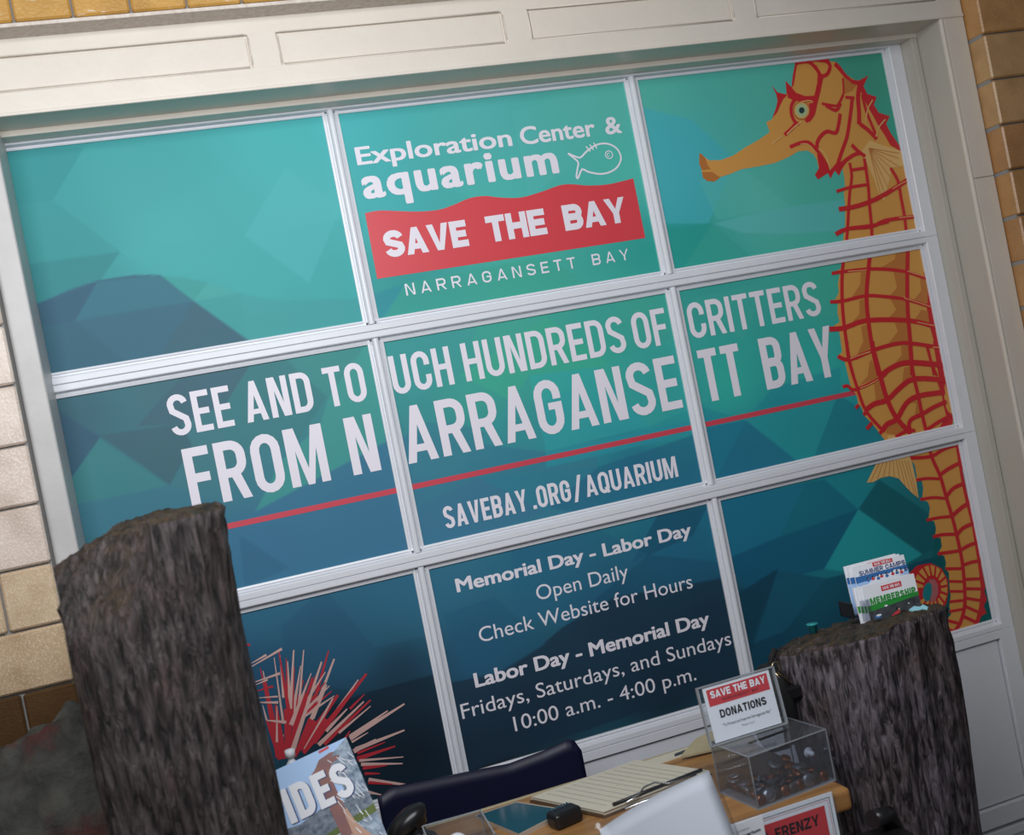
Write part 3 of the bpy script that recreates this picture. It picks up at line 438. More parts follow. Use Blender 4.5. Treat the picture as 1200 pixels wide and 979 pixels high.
SEAHORSE_POLYS = [('o',0,[(1.6439, 1.9908), (1.6562, 1.9796), (1.688, 1.9762), (1.7254, 1.9833), (1.7651, 2.0001), (1.8111, 2.0162), (1.8416, 2.03), (1.8371, 2.0567), (1.8546, 2.0613), (1.8711, 2.0802), (1.8824, 2.1117), (1.9022, 2.1233), (1.9173, 2.1216), (1.93, 2.1368), (1.9426, 2.1657), (1.9589, 2.2109), (2.0544, 2.2015), (2.0557, 2.193), (2.0741, 2.19), (2.0844, 2.179), (2.0958, 2.1583), (2.1103, 2.1372), (2.1324, 2.1349), (2.1413, 2.1171), (2.1497, 2.0965), (2.1619, 2.0643), (2.1734, 2.0433), (2.1895, 2.0132), (2.1967, 1.987), (2.2148, 1.9509), (2.222, 1.9104), (2.2268, 1.8588), (2.2245, 1.6891), (1.9911, 1.7204), (1.9977, 1.7417), (2.0051, 1.7545), (2.016, 1.8029), (2.019, 1.8164), (2.0219, 1.8493), (2.0293, 1.8622), (2.0323, 1.8897), (2.0321, 1.9175), (2.0124, 1.9144), (1.9816, 1.9184), (1.962, 1.9209), (1.9619, 1.943), (1.9557, 1.9575), (1.9398, 1.9705), (1.9119, 1.9712), (1.8848, 1.9608), (1.8393, 1.9501), (1.7899, 1.9471), (1.7413, 1.9462), (1.7035, 1.9376), (1.6728, 1.9335), (1.6303, 1.9417), (1.6302, 1.9551)]),('b',1,[(1.6329, 2.0002), (1.6385, 1.9984), (1.6462, 1.9878), (1.6503, 1.9659), (1.6572, 1.957), (1.6308, 1.9577), (1.6273, 1.9741)]),('b',1,[(1.6297, 1.9525), (1.6586, 1.9498), (1.6774, 1.9329), (1.659, 1.9246), (1.6393, 1.9288), (1.6297, 1.9391)]),('d',1,[(2.0952, 2.1555), (2.1312, 2.1294), (2.1073, 2.1095), (2.0767, 2.1016), (2.0821, 2.1401)]),('r',1,[(1.8728, 2.1494), (1.8861, 2.1289), (1.9137, 2.1193), (1.8992, 2.1099), (1.8867, 2.0948), (1.8735, 2.0772), (1.8559, 2.0644), (1.8705, 2.0857), (1.8812, 2.1064), (1.8811, 2.1256)]),('r',1,[(1.9157, 2.1564), (1.93, 2.1368), (1.9392, 2.122), (1.9731, 2.1062), (1.9237, 2.1083), (1.9113, 2.1223)]),('r',1,[(1.9589, 2.2109), (2.0544, 2.2015), (2.0567, 2.1918), (2.0454, 2.1896), (2.0182, 2.1956), (1.9813, 2.1993), (1.958, 2.1928), (1.9378, 2.1442), (1.9282, 2.1342), (1.939, 2.1661)]),('r',1,[(2.0741, 2.19), (2.0854, 2.1777), (2.0958, 2.1583), (2.1106, 2.1383), (2.1321, 2.1338), (2.1636, 2.144), (2.1428, 2.1181), (2.1497, 2.0965), (2.1764, 2.0852), (2.1634, 2.0652), (2.1734, 2.0433), (2.2051, 2.0301), (2.1891, 2.0116), (2.1977, 1.9858), (2.2167, 1.9507), (2.2174, 1.9336), (2.2033, 1.9438), (2.1892, 1.954), (2.1788, 1.9807), (2.1653, 2.0076), (2.1544, 2.037), (2.1428, 2.0664), (2.1332, 2.0955), (2.1293, 2.1212), (2.1113, 2.127), (2.0902, 2.1477), (2.0757, 2.1687), (2.0657, 2.1809)]),('r',1,[(1.9655, 1.9591), (1.9858, 1.9372), (1.9982, 1.9135), (2.015, 1.9263), (2.0343, 1.9272), (2.0503, 1.9274), (2.0322, 1.9119), (2.0172, 1.8933), (2.0078, 1.9084), (1.9909, 1.8895), (1.9861, 1.9045), (1.9536, 1.8916), (1.9472, 1.9051), (1.9632, 1.9207)]),('t',4,[(2.0981, 1.9483), (2.1284, 1.9738), (2.1459, 1.9649), (2.2177, 1.9347), (2.2183, 1.8939), (2.1818, 1.8929), (2.1384, 1.8113), (2.1261, 1.8203), (2.1185, 1.8729)]),('b',3,[(1.9701, 2.0718), (1.9677, 2.0652), (1.9636, 2.0593), (1.9581, 2.0546), (1.9516, 2.0513), (1.9446, 2.0498), (1.9376, 2.0501), (1.9312, 2.0523), (1.9259, 2.0561), (1.9219, 2.0612), (1.9196, 2.0674), (1.9192, 2.074), (1.9207, 2.0808), (1.9239, 2.087), (1.9288, 2.0924), (1.9348, 2.0964), (1.9416, 2.0988), (1.9486, 2.0995), (1.9554, 2.0983), (1.9613, 2.0953), (1.9661, 2.0908), (1.9693, 2.0851), (1.9707, 2.0786)]),('t',4,[(1.9657, 2.0723), (1.9637, 2.0668), (1.9603, 2.062), (1.9558, 2.0581), (1.9504, 2.0554), (1.9446, 2.0541), (1.9389, 2.0544), (1.9336, 2.0562), (1.9291, 2.0593), (1.9259, 2.0635), (1.924, 2.0686), (1.9236, 2.0741), (1.9249, 2.0797), (1.9276, 2.0849), (1.9316, 2.0893), (1.9365, 2.0926), (1.9421, 2.0946), (1.9479, 2.0951), (1.9535, 2.0941), (1.9585, 2.0917), (1.9624, 2.088), (1.965, 2.0832), (1.9662, 2.0779)]),('g',5,[(1.9619, 2.0727), (1.9602, 2.0683), (1.9575, 2.0643), (1.9537, 2.0611), (1.9494, 2.0589), (1.9447, 2.0579), (1.94, 2.0581), (1.9357, 2.0596), (1.932, 2.0621), (1.9293, 2.0656), (1.9278, 2.0697), (1.9275, 2.0742), (1.9285, 2.0788), (1.9308, 2.083), (1.934, 2.0866), (1.9381, 2.0893), (1.9426, 2.0909), (1.9474, 2.0914), (1.9519, 2.0905), (1.956, 2.0885), (1.9592, 2.0855), (1.9613, 2.0816), (1.9622, 2.0773)]),('k',6,[(1.9531, 2.0737), (1.9523, 2.0715), (1.9509, 2.0696), (1.9491, 2.0681), (1.947, 2.067), (1.9448, 2.0665), (1.9425, 2.0666), (1.9404, 2.0673), (1.9386, 2.0686), (1.9373, 2.0702), (1.9366, 2.0722), (1.9365, 2.0744), (1.9369, 2.0766), (1.938, 2.0787), (1.9396, 2.0804), (1.9416, 2.0817), (1.9438, 2.0825), (1.9461, 2.0827), (1.9483, 2.0823), (1.9502, 2.0813), (1.9518, 2.0799), (1.9528, 2.078), (1.9533, 2.0759)]),('o',0,[(1.9812, 1.6789), (1.9685, 1.6539), (1.9399, 1.6467), (1.963, 1.6402), (1.9517, 1.615), (1.9504, 1.5945), (1.9377, 1.58), (1.9198, 1.5738), (1.9411, 1.5679), (1.9342, 1.5433), (1.9357, 1.5183), (1.9023, 1.5061), (1.9291, 1.4995), (1.9281, 1.474), (1.9255, 1.4414), (1.9108, 1.4328), (1.9277, 1.4195), (1.929, 1.387), (1.9309, 1.3494), (1.9424, 1.3266), (1.9551, 1.2661), (1.9735, 1.2418), (1.994, 1.2045), (2.0079, 1.1809), (2.0007, 1.1489), (2.2082, 1.1495), (2.2175, 1.2115), (2.222, 1.2746), (2.2266, 1.3163), (2.2187, 1.4454), (2.2199, 1.6791)]),('o',0,[(1.9288, 1.4692), (1.9272, 1.4302), (1.9318, 1.419), (1.9315, 1.386), (1.932, 1.3569), (1.9339, 1.3441), (1.9431, 1.3217), (1.9432, 1.3009), (1.9524, 1.2888), (1.9553, 1.2696), (1.9672, 1.259), (1.9705, 1.2418), (1.9876, 1.2322), (1.9905, 1.2129), (2.009, 1.2093), (2.0049, 1.1809), (2.2126, 1.1821), (2.2106, 1.1952), (2.2201, 1.2147), (2.2022, 1.2351), (2.2068, 1.2768), (2.2215, 1.2315), (2.22, 1.3339), (2.222, 1.4187)]),('r',1,[(2.2159, 1.6074), (2.2261, 1.5973), (2.2206, 1.4536), (2.2253, 1.3762), (2.2286, 1.3249), (2.2069, 1.3288), (2.2063, 1.4135), (2.1997, 1.4826), (2.2081, 1.5407)]),('r',1,[(2.2027, 1.422), (2.222, 1.4187), (2.22, 1.3339), (2.224, 1.3034), (2.2116, 1.2759), (2.2046, 1.2347), (2.2214, 1.2136), (2.2101, 1.1932), (2.167, 1.191), (2.1984, 1.2188), (2.1963, 1.2532), (2.1985, 1.2953), (2.2006, 1.3587)]),('o',2,[(2.2134, 1.3053), (2.2183, 1.2789), (2.2239, 1.231), (2.2031, 1.2392), (2.2039, 1.2731)]),('d',1,[(2.1237, 1.6258), (2.1646, 1.6111), (2.1488, 1.5523), (2.0995, 1.5623), (2.1254, 1.5792)]),('d',1,[(2.0977, 1.5542), (2.1464, 1.5421), (2.1329, 1.4937), (2.0815, 1.5044), (2.1101, 1.5228)]),('d',1,[(2.098, 1.4911), (2.1382, 1.4844), (2.1294, 1.431), (2.0668, 1.4397), (2.1019, 1.4652)]),('d',1,[(2.1453, 1.6774), (2.1791, 1.6745), (2.1632, 1.6155), (2.0822, 1.6364), (2.135, 1.6536)]),('d',1,[(2.0267, 1.6366), (2.0453, 1.6337), (2.0293, 1.5778), (1.9812, 1.573), (2.0171, 1.6047)]),('d',1,[(2.0057, 1.5649), (2.0266, 1.5657), (2.0157, 1.5132), (1.9668, 1.5089), (1.9976, 1.5287)]),('d',1,[(1.995, 1.4959), (2.0176, 1.5004), (2.0156, 1.4382), (1.9672, 1.4258), (1.9937, 1.4586)]),('d',1,[(2.103, 1.4272), (2.1295, 1.4247), (2.1245, 1.3813), (2.068, 1.3808), (2.0998, 1.4025)]),('d',1,[(2.2011, 1.597), (2.2223, 1.5809), (2.2091, 1.5235), (2.1679, 1.5387), (2.1974, 1.5594)]),('d',1,[(2.1862, 1.5103), (2.2044, 1.503), (2.2027, 1.4736), (2.1614, 1.489)]),('d',1,[(1.9998, 1.4028), (2.0076, 1.4056), (2.0185, 1.3577), (1.9586, 1.3479), (1.987, 1.3676)]),('d',1,[(2.0009, 1.3443), (2.0204, 1.3449), (2.0266, 1.2978), (1.9956, 1.2994)]),('d',1,[(2.0098, 1.2342), (2.0357, 1.2417), (2.077, 1.2085), (2.0452, 1.198), (2.009, 1.2093)]),('d',1,[(2.0988, 1.3684), (2.121, 1.3686), (2.1207, 1.335), (2.0858, 1.3329)]),('d',1,[(2.0842, 1.2828), (2.1214, 1.2842), (2.1216, 1.242), (2.1041, 1.2411), (2.1153, 1.2685)]),('o',0,[(2.0658, 1.1408), (2.0747, 1.1096), (2.0737, 1.0804), (2.0677, 1.0743), (2.0867, 1.067), (2.0864, 1.0484), (2.0783, 1.0256), (2.0716, 1.0211), (2.0921, 1.0103), (2.0949, 0.9926), (2.0857, 0.97), (2.0786, 0.9642), (2.0998, 0.9561), (2.1012, 0.9371), (2.0942, 0.919), (2.0878, 0.9165), (2.1094, 0.9097), (2.1081, 0.8864), (2.0917, 0.8705), (2.1097, 0.8605), (2.1111, 0.8414), (2.1051, 0.8281), (2.1137, 0.8152), (2.108, 0.7831), (2.1054, 0.7542), (2.0951, 0.7271), (2.0963, 0.7072), (2.0804, 0.6963), (2.069, 0.6844), (2.0653, 0.6558), (2.1242, 0.6461), (2.1757, 0.6655), (2.1851, 0.6806), (2.1962, 0.7027), (2.21, 0.7491), (2.2125, 0.7982), (2.2145, 0.8574), (2.2142, 0.9072), (2.2111, 0.9576), (2.2109, 1.0073), (2.2145, 1.0661), (2.2238, 1.1139)]),('o',0,[(2.0636, 1.1315), (2.0602, 1.1713), (2.2455, 1.1693), (2.2246, 1.079), (2.0752, 1.112)]),('r',1,[(2.2106, 1.1711), (2.236, 1.1662), (2.2266, 1.1133), (2.2156, 1.0659), (2.2159, 1.0211), (2.2185, 0.951), (2.2245, 0.8751), (2.2169, 0.8171), (2.2155, 0.7727), (2.2161, 0.7526), (2.21, 0.7416), (2.2129, 0.7186), (2.1995, 0.7044), (2.2036, 0.6835), (2.1862, 0.6803), (2.1757, 0.6655), (2.1507, 0.6593), (2.1651, 0.6706), (2.185, 0.7054), (2.2015, 0.7511), (2.2058, 0.7998), (2.2088, 0.8587), (2.2108, 0.9179), (2.2071, 0.9783), (2.2051, 1.0333)]),('r',0,[(1.9897, 0.8377), (2.022, 0.8546), (2.0644, 0.8522), (2.0941, 0.8306), (2.1058, 0.7984), (2.1004, 0.7652), (2.0868, 0.7365), (2.0666, 0.7242), (2.0122, 0.7374), (1.997, 0.7703), (1.9893, 0.8062)]),('o',1,[(2.0276, 0.7948), (1.9999, 0.8002), (2.0055, 0.8155), (2.0296, 0.8003)]),('o',1,[(2.033, 0.8066), (2.0089, 0.8212), (2.0189, 0.8333), (2.0365, 0.8109)]),('o',1,[(2.0415, 0.8154), (2.0237, 0.8374), (2.0366, 0.8446), (2.0459, 0.818)]),('o',1,[(2.0517, 0.82), (2.0423, 0.8463), (2.0563, 0.8476), (2.0565, 0.8205)]),('o',1,[(2.0623, 0.8197), (2.062, 0.8468), (2.075, 0.8419), (2.0667, 0.818)]),('o',1,[(2.0717, 0.8146), (2.0799, 0.8387), (2.0901, 0.8283), (2.0751, 0.8109)]),('o',1,[(2.0785, 0.8054), (2.0935, 0.8231), (2.0994, 0.8088), (2.0804, 0.8003)]),('o',1,[(2.0817, 0.7934), (2.1008, 0.8023), (2.1015, 0.786), (2.0819, 0.7875)]),('o',1,[(2.081, 0.7803), (2.1006, 0.7792), (2.096, 0.7634), (2.0793, 0.7746)]),('o',1,[(2.0763, 0.768), (2.0931, 0.7573), (2.0839, 0.7443), (2.0731, 0.7633)]),('o',1,[(2.0684, 0.7584), (2.0793, 0.7398), (2.0668, 0.7314), (2.0641, 0.7553)]),('o',1,[(2.0584, 0.7528), (2.0612, 0.7291), (2.0473, 0.7265), (2.0536, 0.7518)]),('o',1,[(2.0477, 0.7519), (2.0415, 0.7268), (2.0281, 0.7304), (2.0432, 0.7532)]),('o',1,[(2.038, 0.756), (2.023, 0.7331), (2.0121, 0.7423), (2.0343, 0.7593)]),('o',1,[(2.0305, 0.7644), (2.0084, 0.7471), (2.0015, 0.7607), (2.0282, 0.7692)]),('p',2,[(2.0493, 0.8116), (2.0659, 0.8087), (2.0734, 0.7912), (2.0681, 0.768), (2.0547, 0.7525), (2.0398, 0.7527), (2.05, 0.7772)]),('n',2,[(2.0477, 0.8046), (2.0543, 0.7957), (2.0511, 0.7769), (2.0398, 0.7576), (2.0257, 0.7585), (2.0207, 0.7744), (2.0277, 0.7922), (2.0388, 0.8033)]),('t',3,[(1.9753, 1.1591), (1.9556, 1.134), (1.9223, 1.0974), (1.9411, 1.0944), (1.9649, 1.1006), (1.9928, 1.0997), (2.0184, 1.088), (2.0351, 1.0616), (2.0504, 1.0413), (2.0658, 1.0258), (2.0688, 1.0717), (2.0675, 1.116), (2.063, 1.1463)]),('t',3,[(2.0104, 1.2048), (2.0072, 1.1804), (2.079, 1.1745), (2.0789, 1.1955), (2.0448, 1.196)])]
SEAHORSE_LINES = [('r',2,0.0054,[(1.9561, 2.1985), (1.9936, 2.1981), (2.0136, 2.175), (2.0224, 2.1575), (2.0422, 2.161), (2.0545, 2.182), (2.0438, 2.197)]),('r',2,0.0076,[(2.0224, 2.1575), (2.0046, 2.1205), (1.9882, 2.0891), (1.9748, 2.0629), (1.9569, 2.0473)]),('r',2,0.0082,[(1.9149, 2.1192), (1.9362, 2.1086), (1.963, 2.1029), (1.9921, 2.1008)]),('r',2,0.0049,[(1.9362, 2.1086), (1.9187, 2.0913), (1.9133, 2.0672), (1.9195, 2.0472), (1.9304, 2.0405)]),('r',2,0.0054,[(1.9747, 2.0906), (1.9742, 2.0713), (1.9657, 2.0557), (1.9501, 2.0448)]),('r',2,0.0054,[(1.9255, 2.0465), (1.9068, 2.0322), (1.8819, 2.0176)]),('r',2,0.0038,[(2.0076, 2.0858), (2.0423, 2.0764), (2.0552, 2.0772), (2.0767, 2.1016)]),('r',2,0.0049,[(2.0178, 2.0803), (2.0457, 2.0633), (2.0637, 2.0808)]),('r',2,0.0027,[(2.0846, 2.1455), (2.0804, 2.1124), (2.0723, 2.0965)]),('r',2,0.0054,[(2.0563, 2.0537), (2.0483, 2.0324), (2.0327, 2.0053), (2.0088, 2.012), (1.988, 2.0034), (1.9715, 1.986), (1.9695, 1.9685)]),('r',2,0.0049,[(1.8901, 1.9848), (1.9227, 1.9919), (1.9473, 1.99), (1.9624, 1.9733), (1.9784, 1.9464), (1.9921, 1.9087)]),('r',2,0.0044,[(2.0815, 2.0944), (2.108, 2.0898)]),('r',2,0.0054,[(2.1018, 2.0905), (2.0875, 2.0502), (2.0659, 1.9969), (2.0554, 1.9786), (2.0363, 1.9503), (2.0164, 1.9184)]),('r',2,0.0065,[(2.1318, 2.1237), (2.1194, 2.0914), (2.1139, 2.0528), (2.1063, 2.019)]),('r',2,0.006,[(2.1096, 2.0197), (2.1312, 2.0004), (2.1513, 1.9744)]),('r',2,0.0054,[(2.0195, 1.918), (2.0693, 1.9407), (2.0958, 1.9441)]),('r',2,0.0054,[(2.0726, 1.9693), (2.0849, 1.9527), (2.1063, 1.9333)]),('r',2,0.0038,[(2.0119, 2.153), (2.0077, 2.1257), (1.9912, 2.1026)]),('r',2,0.0038,[(2.0099, 2.1865), (2.0155, 2.1693), (2.0137, 2.1528)]),('r',2,0.0044,[(2.1332, 2.0955), (2.136, 2.0503), (2.1508, 1.9868)]),('r',2,0.0044,[(2.0557, 1.9229), (2.054, 1.8868), (2.0381, 1.8444), (2.0252, 1.8016), (2.0113, 1.7536), (2.0003, 1.7191)]),('r',2,0.0049,[(2.1019, 1.9282), (2.1002, 1.8921), (2.0967, 1.8477), (2.09, 1.8039), (2.0852, 1.7598), (2.0779, 1.7161)]),('r',2,0.0049,[(2.1754, 1.8937), (2.1903, 1.8579), (2.1899, 1.8128), (2.1895, 1.7676), (2.1859, 1.723)]),('r',2,0.0044,[(2.0001, 1.8539), (2.0446, 1.8591), (2.0928, 1.8594)]),('r',2,0.0044,[(2.0577, 1.9031), (2.0995, 1.9033)]),('r',2,0.0065,[(1.9966, 1.8073), (2.0392, 1.8069), (2.0922, 1.8136), (2.1476, 1.8286), (2.2194, 1.8552)]),('r',2,0.0054,[(1.9728, 1.7436), (2.0143, 1.7531), (2.084, 1.7488), (2.1317, 1.7588), (2.2232, 1.7561)]),('t',3,0.0022,[(1.946, 2.0965), (1.9712, 2.0976), (1.9826, 2.0925)]),('t',3,0.0027,[(1.9379, 2.0462), (1.9135, 2.0342), (1.8882, 2.018)]),('t',3,0.0022,[(1.872, 2.0144), (1.8409, 1.999)]),('t',3,0.0027,[(2.1618, 2.0784), (2.1404, 2.0554), (2.1279, 2.0232)]),('t',3,0.0027,[(2.1884, 2.023), (2.1647, 2.0049), (2.1496, 1.9813)]),('t',3,0.0027,[(1.9715, 1.9721), (1.9888, 1.9507), (1.9939, 1.9113)]),('t',3,0.0022,[(1.9219, 1.9881), (1.943, 1.985), (1.96, 1.9625)]),('t',3,0.0016,[(2.1694, 1.8381), (2.198, 1.8484), (2.2223, 1.8537)]),('t',3,0.0016,[(2.1713, 1.76), (2.2171, 1.7581)]),('b',5,0.0012,[(2.1207, 1.9539), (2.1295, 1.8209)]),('b',5,0.0012,[(2.1207, 1.9539), (2.1415, 1.8306)]),('b',5,0.0012,[(2.1207, 1.9539), (2.1547, 1.8457)]),('b',5,0.0012,[(2.1207, 1.9539), (2.1673, 1.8722)]),('b',5,0.0012,[(2.1207, 1.9539), (2.1754, 1.8937)]),('b',5,0.0012,[(2.1207, 1.9539), (2.199, 1.8963)]),('b',5,0.0012,[(2.1207, 1.9539), (2.2066, 1.9152)]),('b',5,0.0012,[(2.1207, 1.9539), (2.2098, 1.9289)]),('r',2,0.0053,[(1.9831, 1.6766), (1.9704, 1.6411), (1.9542, 1.5691), (1.9458, 1.5), (1.9416, 1.4179), (1.9441, 1.3764)]),('r',2,0.0065,[(2.0633, 1.677), (2.0495, 1.6373), (2.0293, 1.5736), (2.0203, 1.5125), (2.0161, 1.4297), (2.0192, 1.3628)]),('r',2,0.0065,[(2.181, 1.6763), (2.1646, 1.6111), (2.1497, 1.5458), (2.1405, 1.4924), (2.1323, 1.4263), (2.1195, 1.3446)]),('r',2,0.0041,[(2.1805, 1.4095), (2.1845, 1.3621), (2.1853, 1.3327)]),('r',2,0.0049,[(1.9397, 1.6459), (1.9713, 1.6452), (2.0493, 1.6406), (2.11, 1.6301), (2.1654, 1.6144), (2.2237, 1.5871)]),('r',2,0.0049,[(1.9189, 1.5743), (1.9568, 1.5703), (2.0291, 1.5728), (2.0939, 1.559), (2.1491, 1.543), (2.221, 1.5097)]),('r',2,0.0069,[(1.9007, 1.5056), (1.9461, 1.5012), (2.0148, 1.5092), (2.1415, 1.4881), (2.2213, 1.4569)]),('r',2,0.0057,[(1.9099, 1.433), (1.9416, 1.4179), (2.0161, 1.4297), (2.0851, 1.4345), (2.1328, 1.4283), (2.2257, 1.3995)]),('r',2,0.0074,[(2.0248, 1.3618), (2.0722, 1.378), (2.1212, 1.3777), (2.2247, 1.3516)]),('r',2,0.0045,[(1.9724, 1.7454), (2.0076, 1.754), (2.084, 1.7515), (2.1383, 1.7543)]),('t',3,0.0016,[(2.166, 1.6172), (2.1929, 1.6046), (2.2247, 1.5912)]),('t',3,0.0016,[(2.1404, 1.5482), (2.1674, 1.5366), (2.2188, 1.5113)]),('t',3,0.0016,[(2.1644, 1.48), (2.1965, 1.4683), (2.222, 1.4597)]),('t',3,0.0016,[(2.1972, 1.4066), (2.2234, 1.4008)]),('t',3,0.0016,[(1.9876, 1.6435), (2.0441, 1.6389)]),('t',3,0.0016,[(1.9471, 1.4211), (2.0061, 1.4281)]),('r',2,0.0049,[(1.9448, 1.4664), (1.9395, 1.4218), (1.949, 1.3372), (1.9617, 1.2767), (1.9992, 1.2195)]),('r',2,0.0074,[(2.0185, 1.4537), (2.0177, 1.4288), (2.0231, 1.3569), (2.0304, 1.2929), (2.0478, 1.2414), (2.0813, 1.1951)]),('r',2,0.0057,[(2.1311, 1.4343), (2.1238, 1.3808), (2.123, 1.3345), (2.1247, 1.2878), (2.1254, 1.2371), (2.128, 1.1901)]),('r',2,0.0041,[(2.1821, 1.4128), (2.1847, 1.3657), (2.1938, 1.3293)]),('r',2,0.0041,[(2.1922, 1.322), (2.1991, 1.2867)]),('r',2,0.0045,[(1.9064, 1.3525), (1.9216, 1.3526), (1.9422, 1.3385), (2.0227, 1.3549), (2.0445, 1.3656)]),('r',2,0.0074,[(2.0268, 1.3625), (2.0715, 1.3775), (2.1233, 1.3788), (2.2266, 1.3519)]),('r',2,0.0074,[(1.9603, 1.2811), (1.9892, 1.2923), (2.0294, 1.2951), (2.0727, 1.3185), (2.123, 1.3345), (2.2155, 1.3143)]),('r',2,0.0074,[(1.9964, 1.218), (2.0144, 1.2333), (2.0478, 1.2414), (2.0823, 1.2747), (2.1247, 1.2878), (2.2082, 1.2829)]),('r',2,0.0061,[(2.0808, 1.2036), (2.0798, 1.2206), (2.0924, 1.2329), (2.1259, 1.2391), (2.1657, 1.2505), (2.2074, 1.2575)]),('r',2,0.0053,[(2.1308, 1.1959), (2.1712, 1.2092), (2.2162, 1.2197)]),('r',2,0.0049,[(2.0325, 1.1954), (2.0662, 1.2043), (2.0949, 1.2008)]),('r',2,0.0049,[(1.9316, 1.2915), (1.9428, 1.299)]),('r',2,0.0049,[(1.9507, 1.2705), (1.9617, 1.2767)]),('r',2,0.0053,[(1.9518, 1.2329), (1.9714, 1.2457)]),('r',2,0.0053,[(1.9868, 1.2136), (2.0024, 1.2231)]),('t',3,0.0016,[(1.9439, 1.4202), (1.9759, 1.4245), (2.0077, 1.4272)]),('t',3,0.0016,[(1.9568, 1.3399), (1.9816, 1.3436), (2.0148, 1.3522)]),('r',2,0.0057,[(2.1299, 1.1624), (2.1296, 1.123), (2.1436, 1.0709), (2.15, 1.0103), (2.1558, 0.9597), (2.1595, 0.8995), (2.1598, 0.8302), (2.1513, 0.763), (2.1404, 0.7162), (2.1168, 0.6775), (2.0889, 0.6574)]),('r',2,0.0052,[(2.0651, 1.1331), (2.1276, 1.1244), (2.1695, 1.1352), (2.2119, 1.1386)]),('r',2,0.0043,[(2.0652, 1.0734), (2.1003, 1.071), (2.1398, 1.0618)]),('r',2,0.0043,[(2.0704, 1.0209), (2.1111, 1.0176), (2.1492, 1.0065)]),('r',2,0.0043,[(2.0769, 0.9641), (2.1158, 0.9625), (2.1553, 0.9573)]),('r',2,0.0048,[(2.0863, 0.9174), (2.1168, 0.9165), (2.1587, 0.9086)]),('r',2,0.0048,[(2.0906, 0.8707), (2.1229, 0.8673), (2.1611, 0.8636)]),('r',2,0.0043,[(2.1049, 0.8271), (2.1566, 0.8161)]),('r',2,0.0038,[(2.1085, 0.7928), (2.1565, 0.7806)]),('r',2,0.0038,[(2.1043, 0.7667), (2.1508, 0.7557)]),('r',2,0.0038,[(2.0981, 0.7402), (2.1473, 0.7333)]),('r',2,0.0038,[(2.0907, 0.7154), (2.1393, 0.7115)]),('r',2,0.0043,[(2.0722, 0.6983), (2.1166, 0.6766)]),('r',2,0.0043,[(2.0575, 0.6847), (2.0927, 0.6613)]),('r',2,0.0057,[(2.1439, 1.0718), (2.1786, 1.0834), (2.2155, 1.0907)]),('r',2,0.0057,[(2.1489, 1.0105), (2.1778, 1.0291), (2.2141, 1.0339)]),('r',2,0.0062,[(2.1553, 0.9573), (2.1881, 0.9725), (2.2228, 0.9824)]),('r',2,0.0057,[(2.1576, 0.9039), (2.1817, 0.9194), (2.2214, 0.9255)]),('r',2,0.0052,[(2.16, 0.8638), (2.1881, 0.8708), (2.224, 0.8727)]),('r',2,0.0048,[(2.1596, 0.8243), (2.1894, 0.8259), (2.2171, 0.823)]),('r',2,0.0043,[(2.1567, 0.7864), (2.2104, 0.7764)]),('r',2,0.0043,[(2.1524, 0.7627), (2.2097, 0.7482)]),('r',2,0.0043,[(2.1484, 0.738), (2.2025, 0.7171)]),('r',2,0.0043,[(2.1409, 0.7185), (2.1867, 0.6876)]),('r',2,0.0048,[(2.1294, 0.6942), (2.1673, 0.6676)]),('b',4,0.0014,[(1.9749, 1.1446), (1.9334, 1.0975)]),('b',4,0.0014,[(1.9845, 1.1427), (1.9537, 1.1005)]),('b',4,0.0014,[(1.9937, 1.1408), (1.9734, 1.1013)]),('b',4,0.0014,[(2.0028, 1.1389), (1.99, 1.0998)]),('b',4,0.0014,[(2.0115, 1.1372), (2.0057, 1.0945)]),('b',4,0.0014,[(2.0207, 1.1353), (2.0209, 1.0865)]),('b',4,0.0014,[(2.0288, 1.1337), (2.0329, 1.0645)]),('b',4,0.0014,[(2.037, 1.132), (2.0439, 1.05)]),('b',4,0.0014,[(2.0462, 1.1301), (2.0553, 1.0378)]),('b',4,0.0014,[(2.0549, 1.1284), (2.0619, 1.029)])]
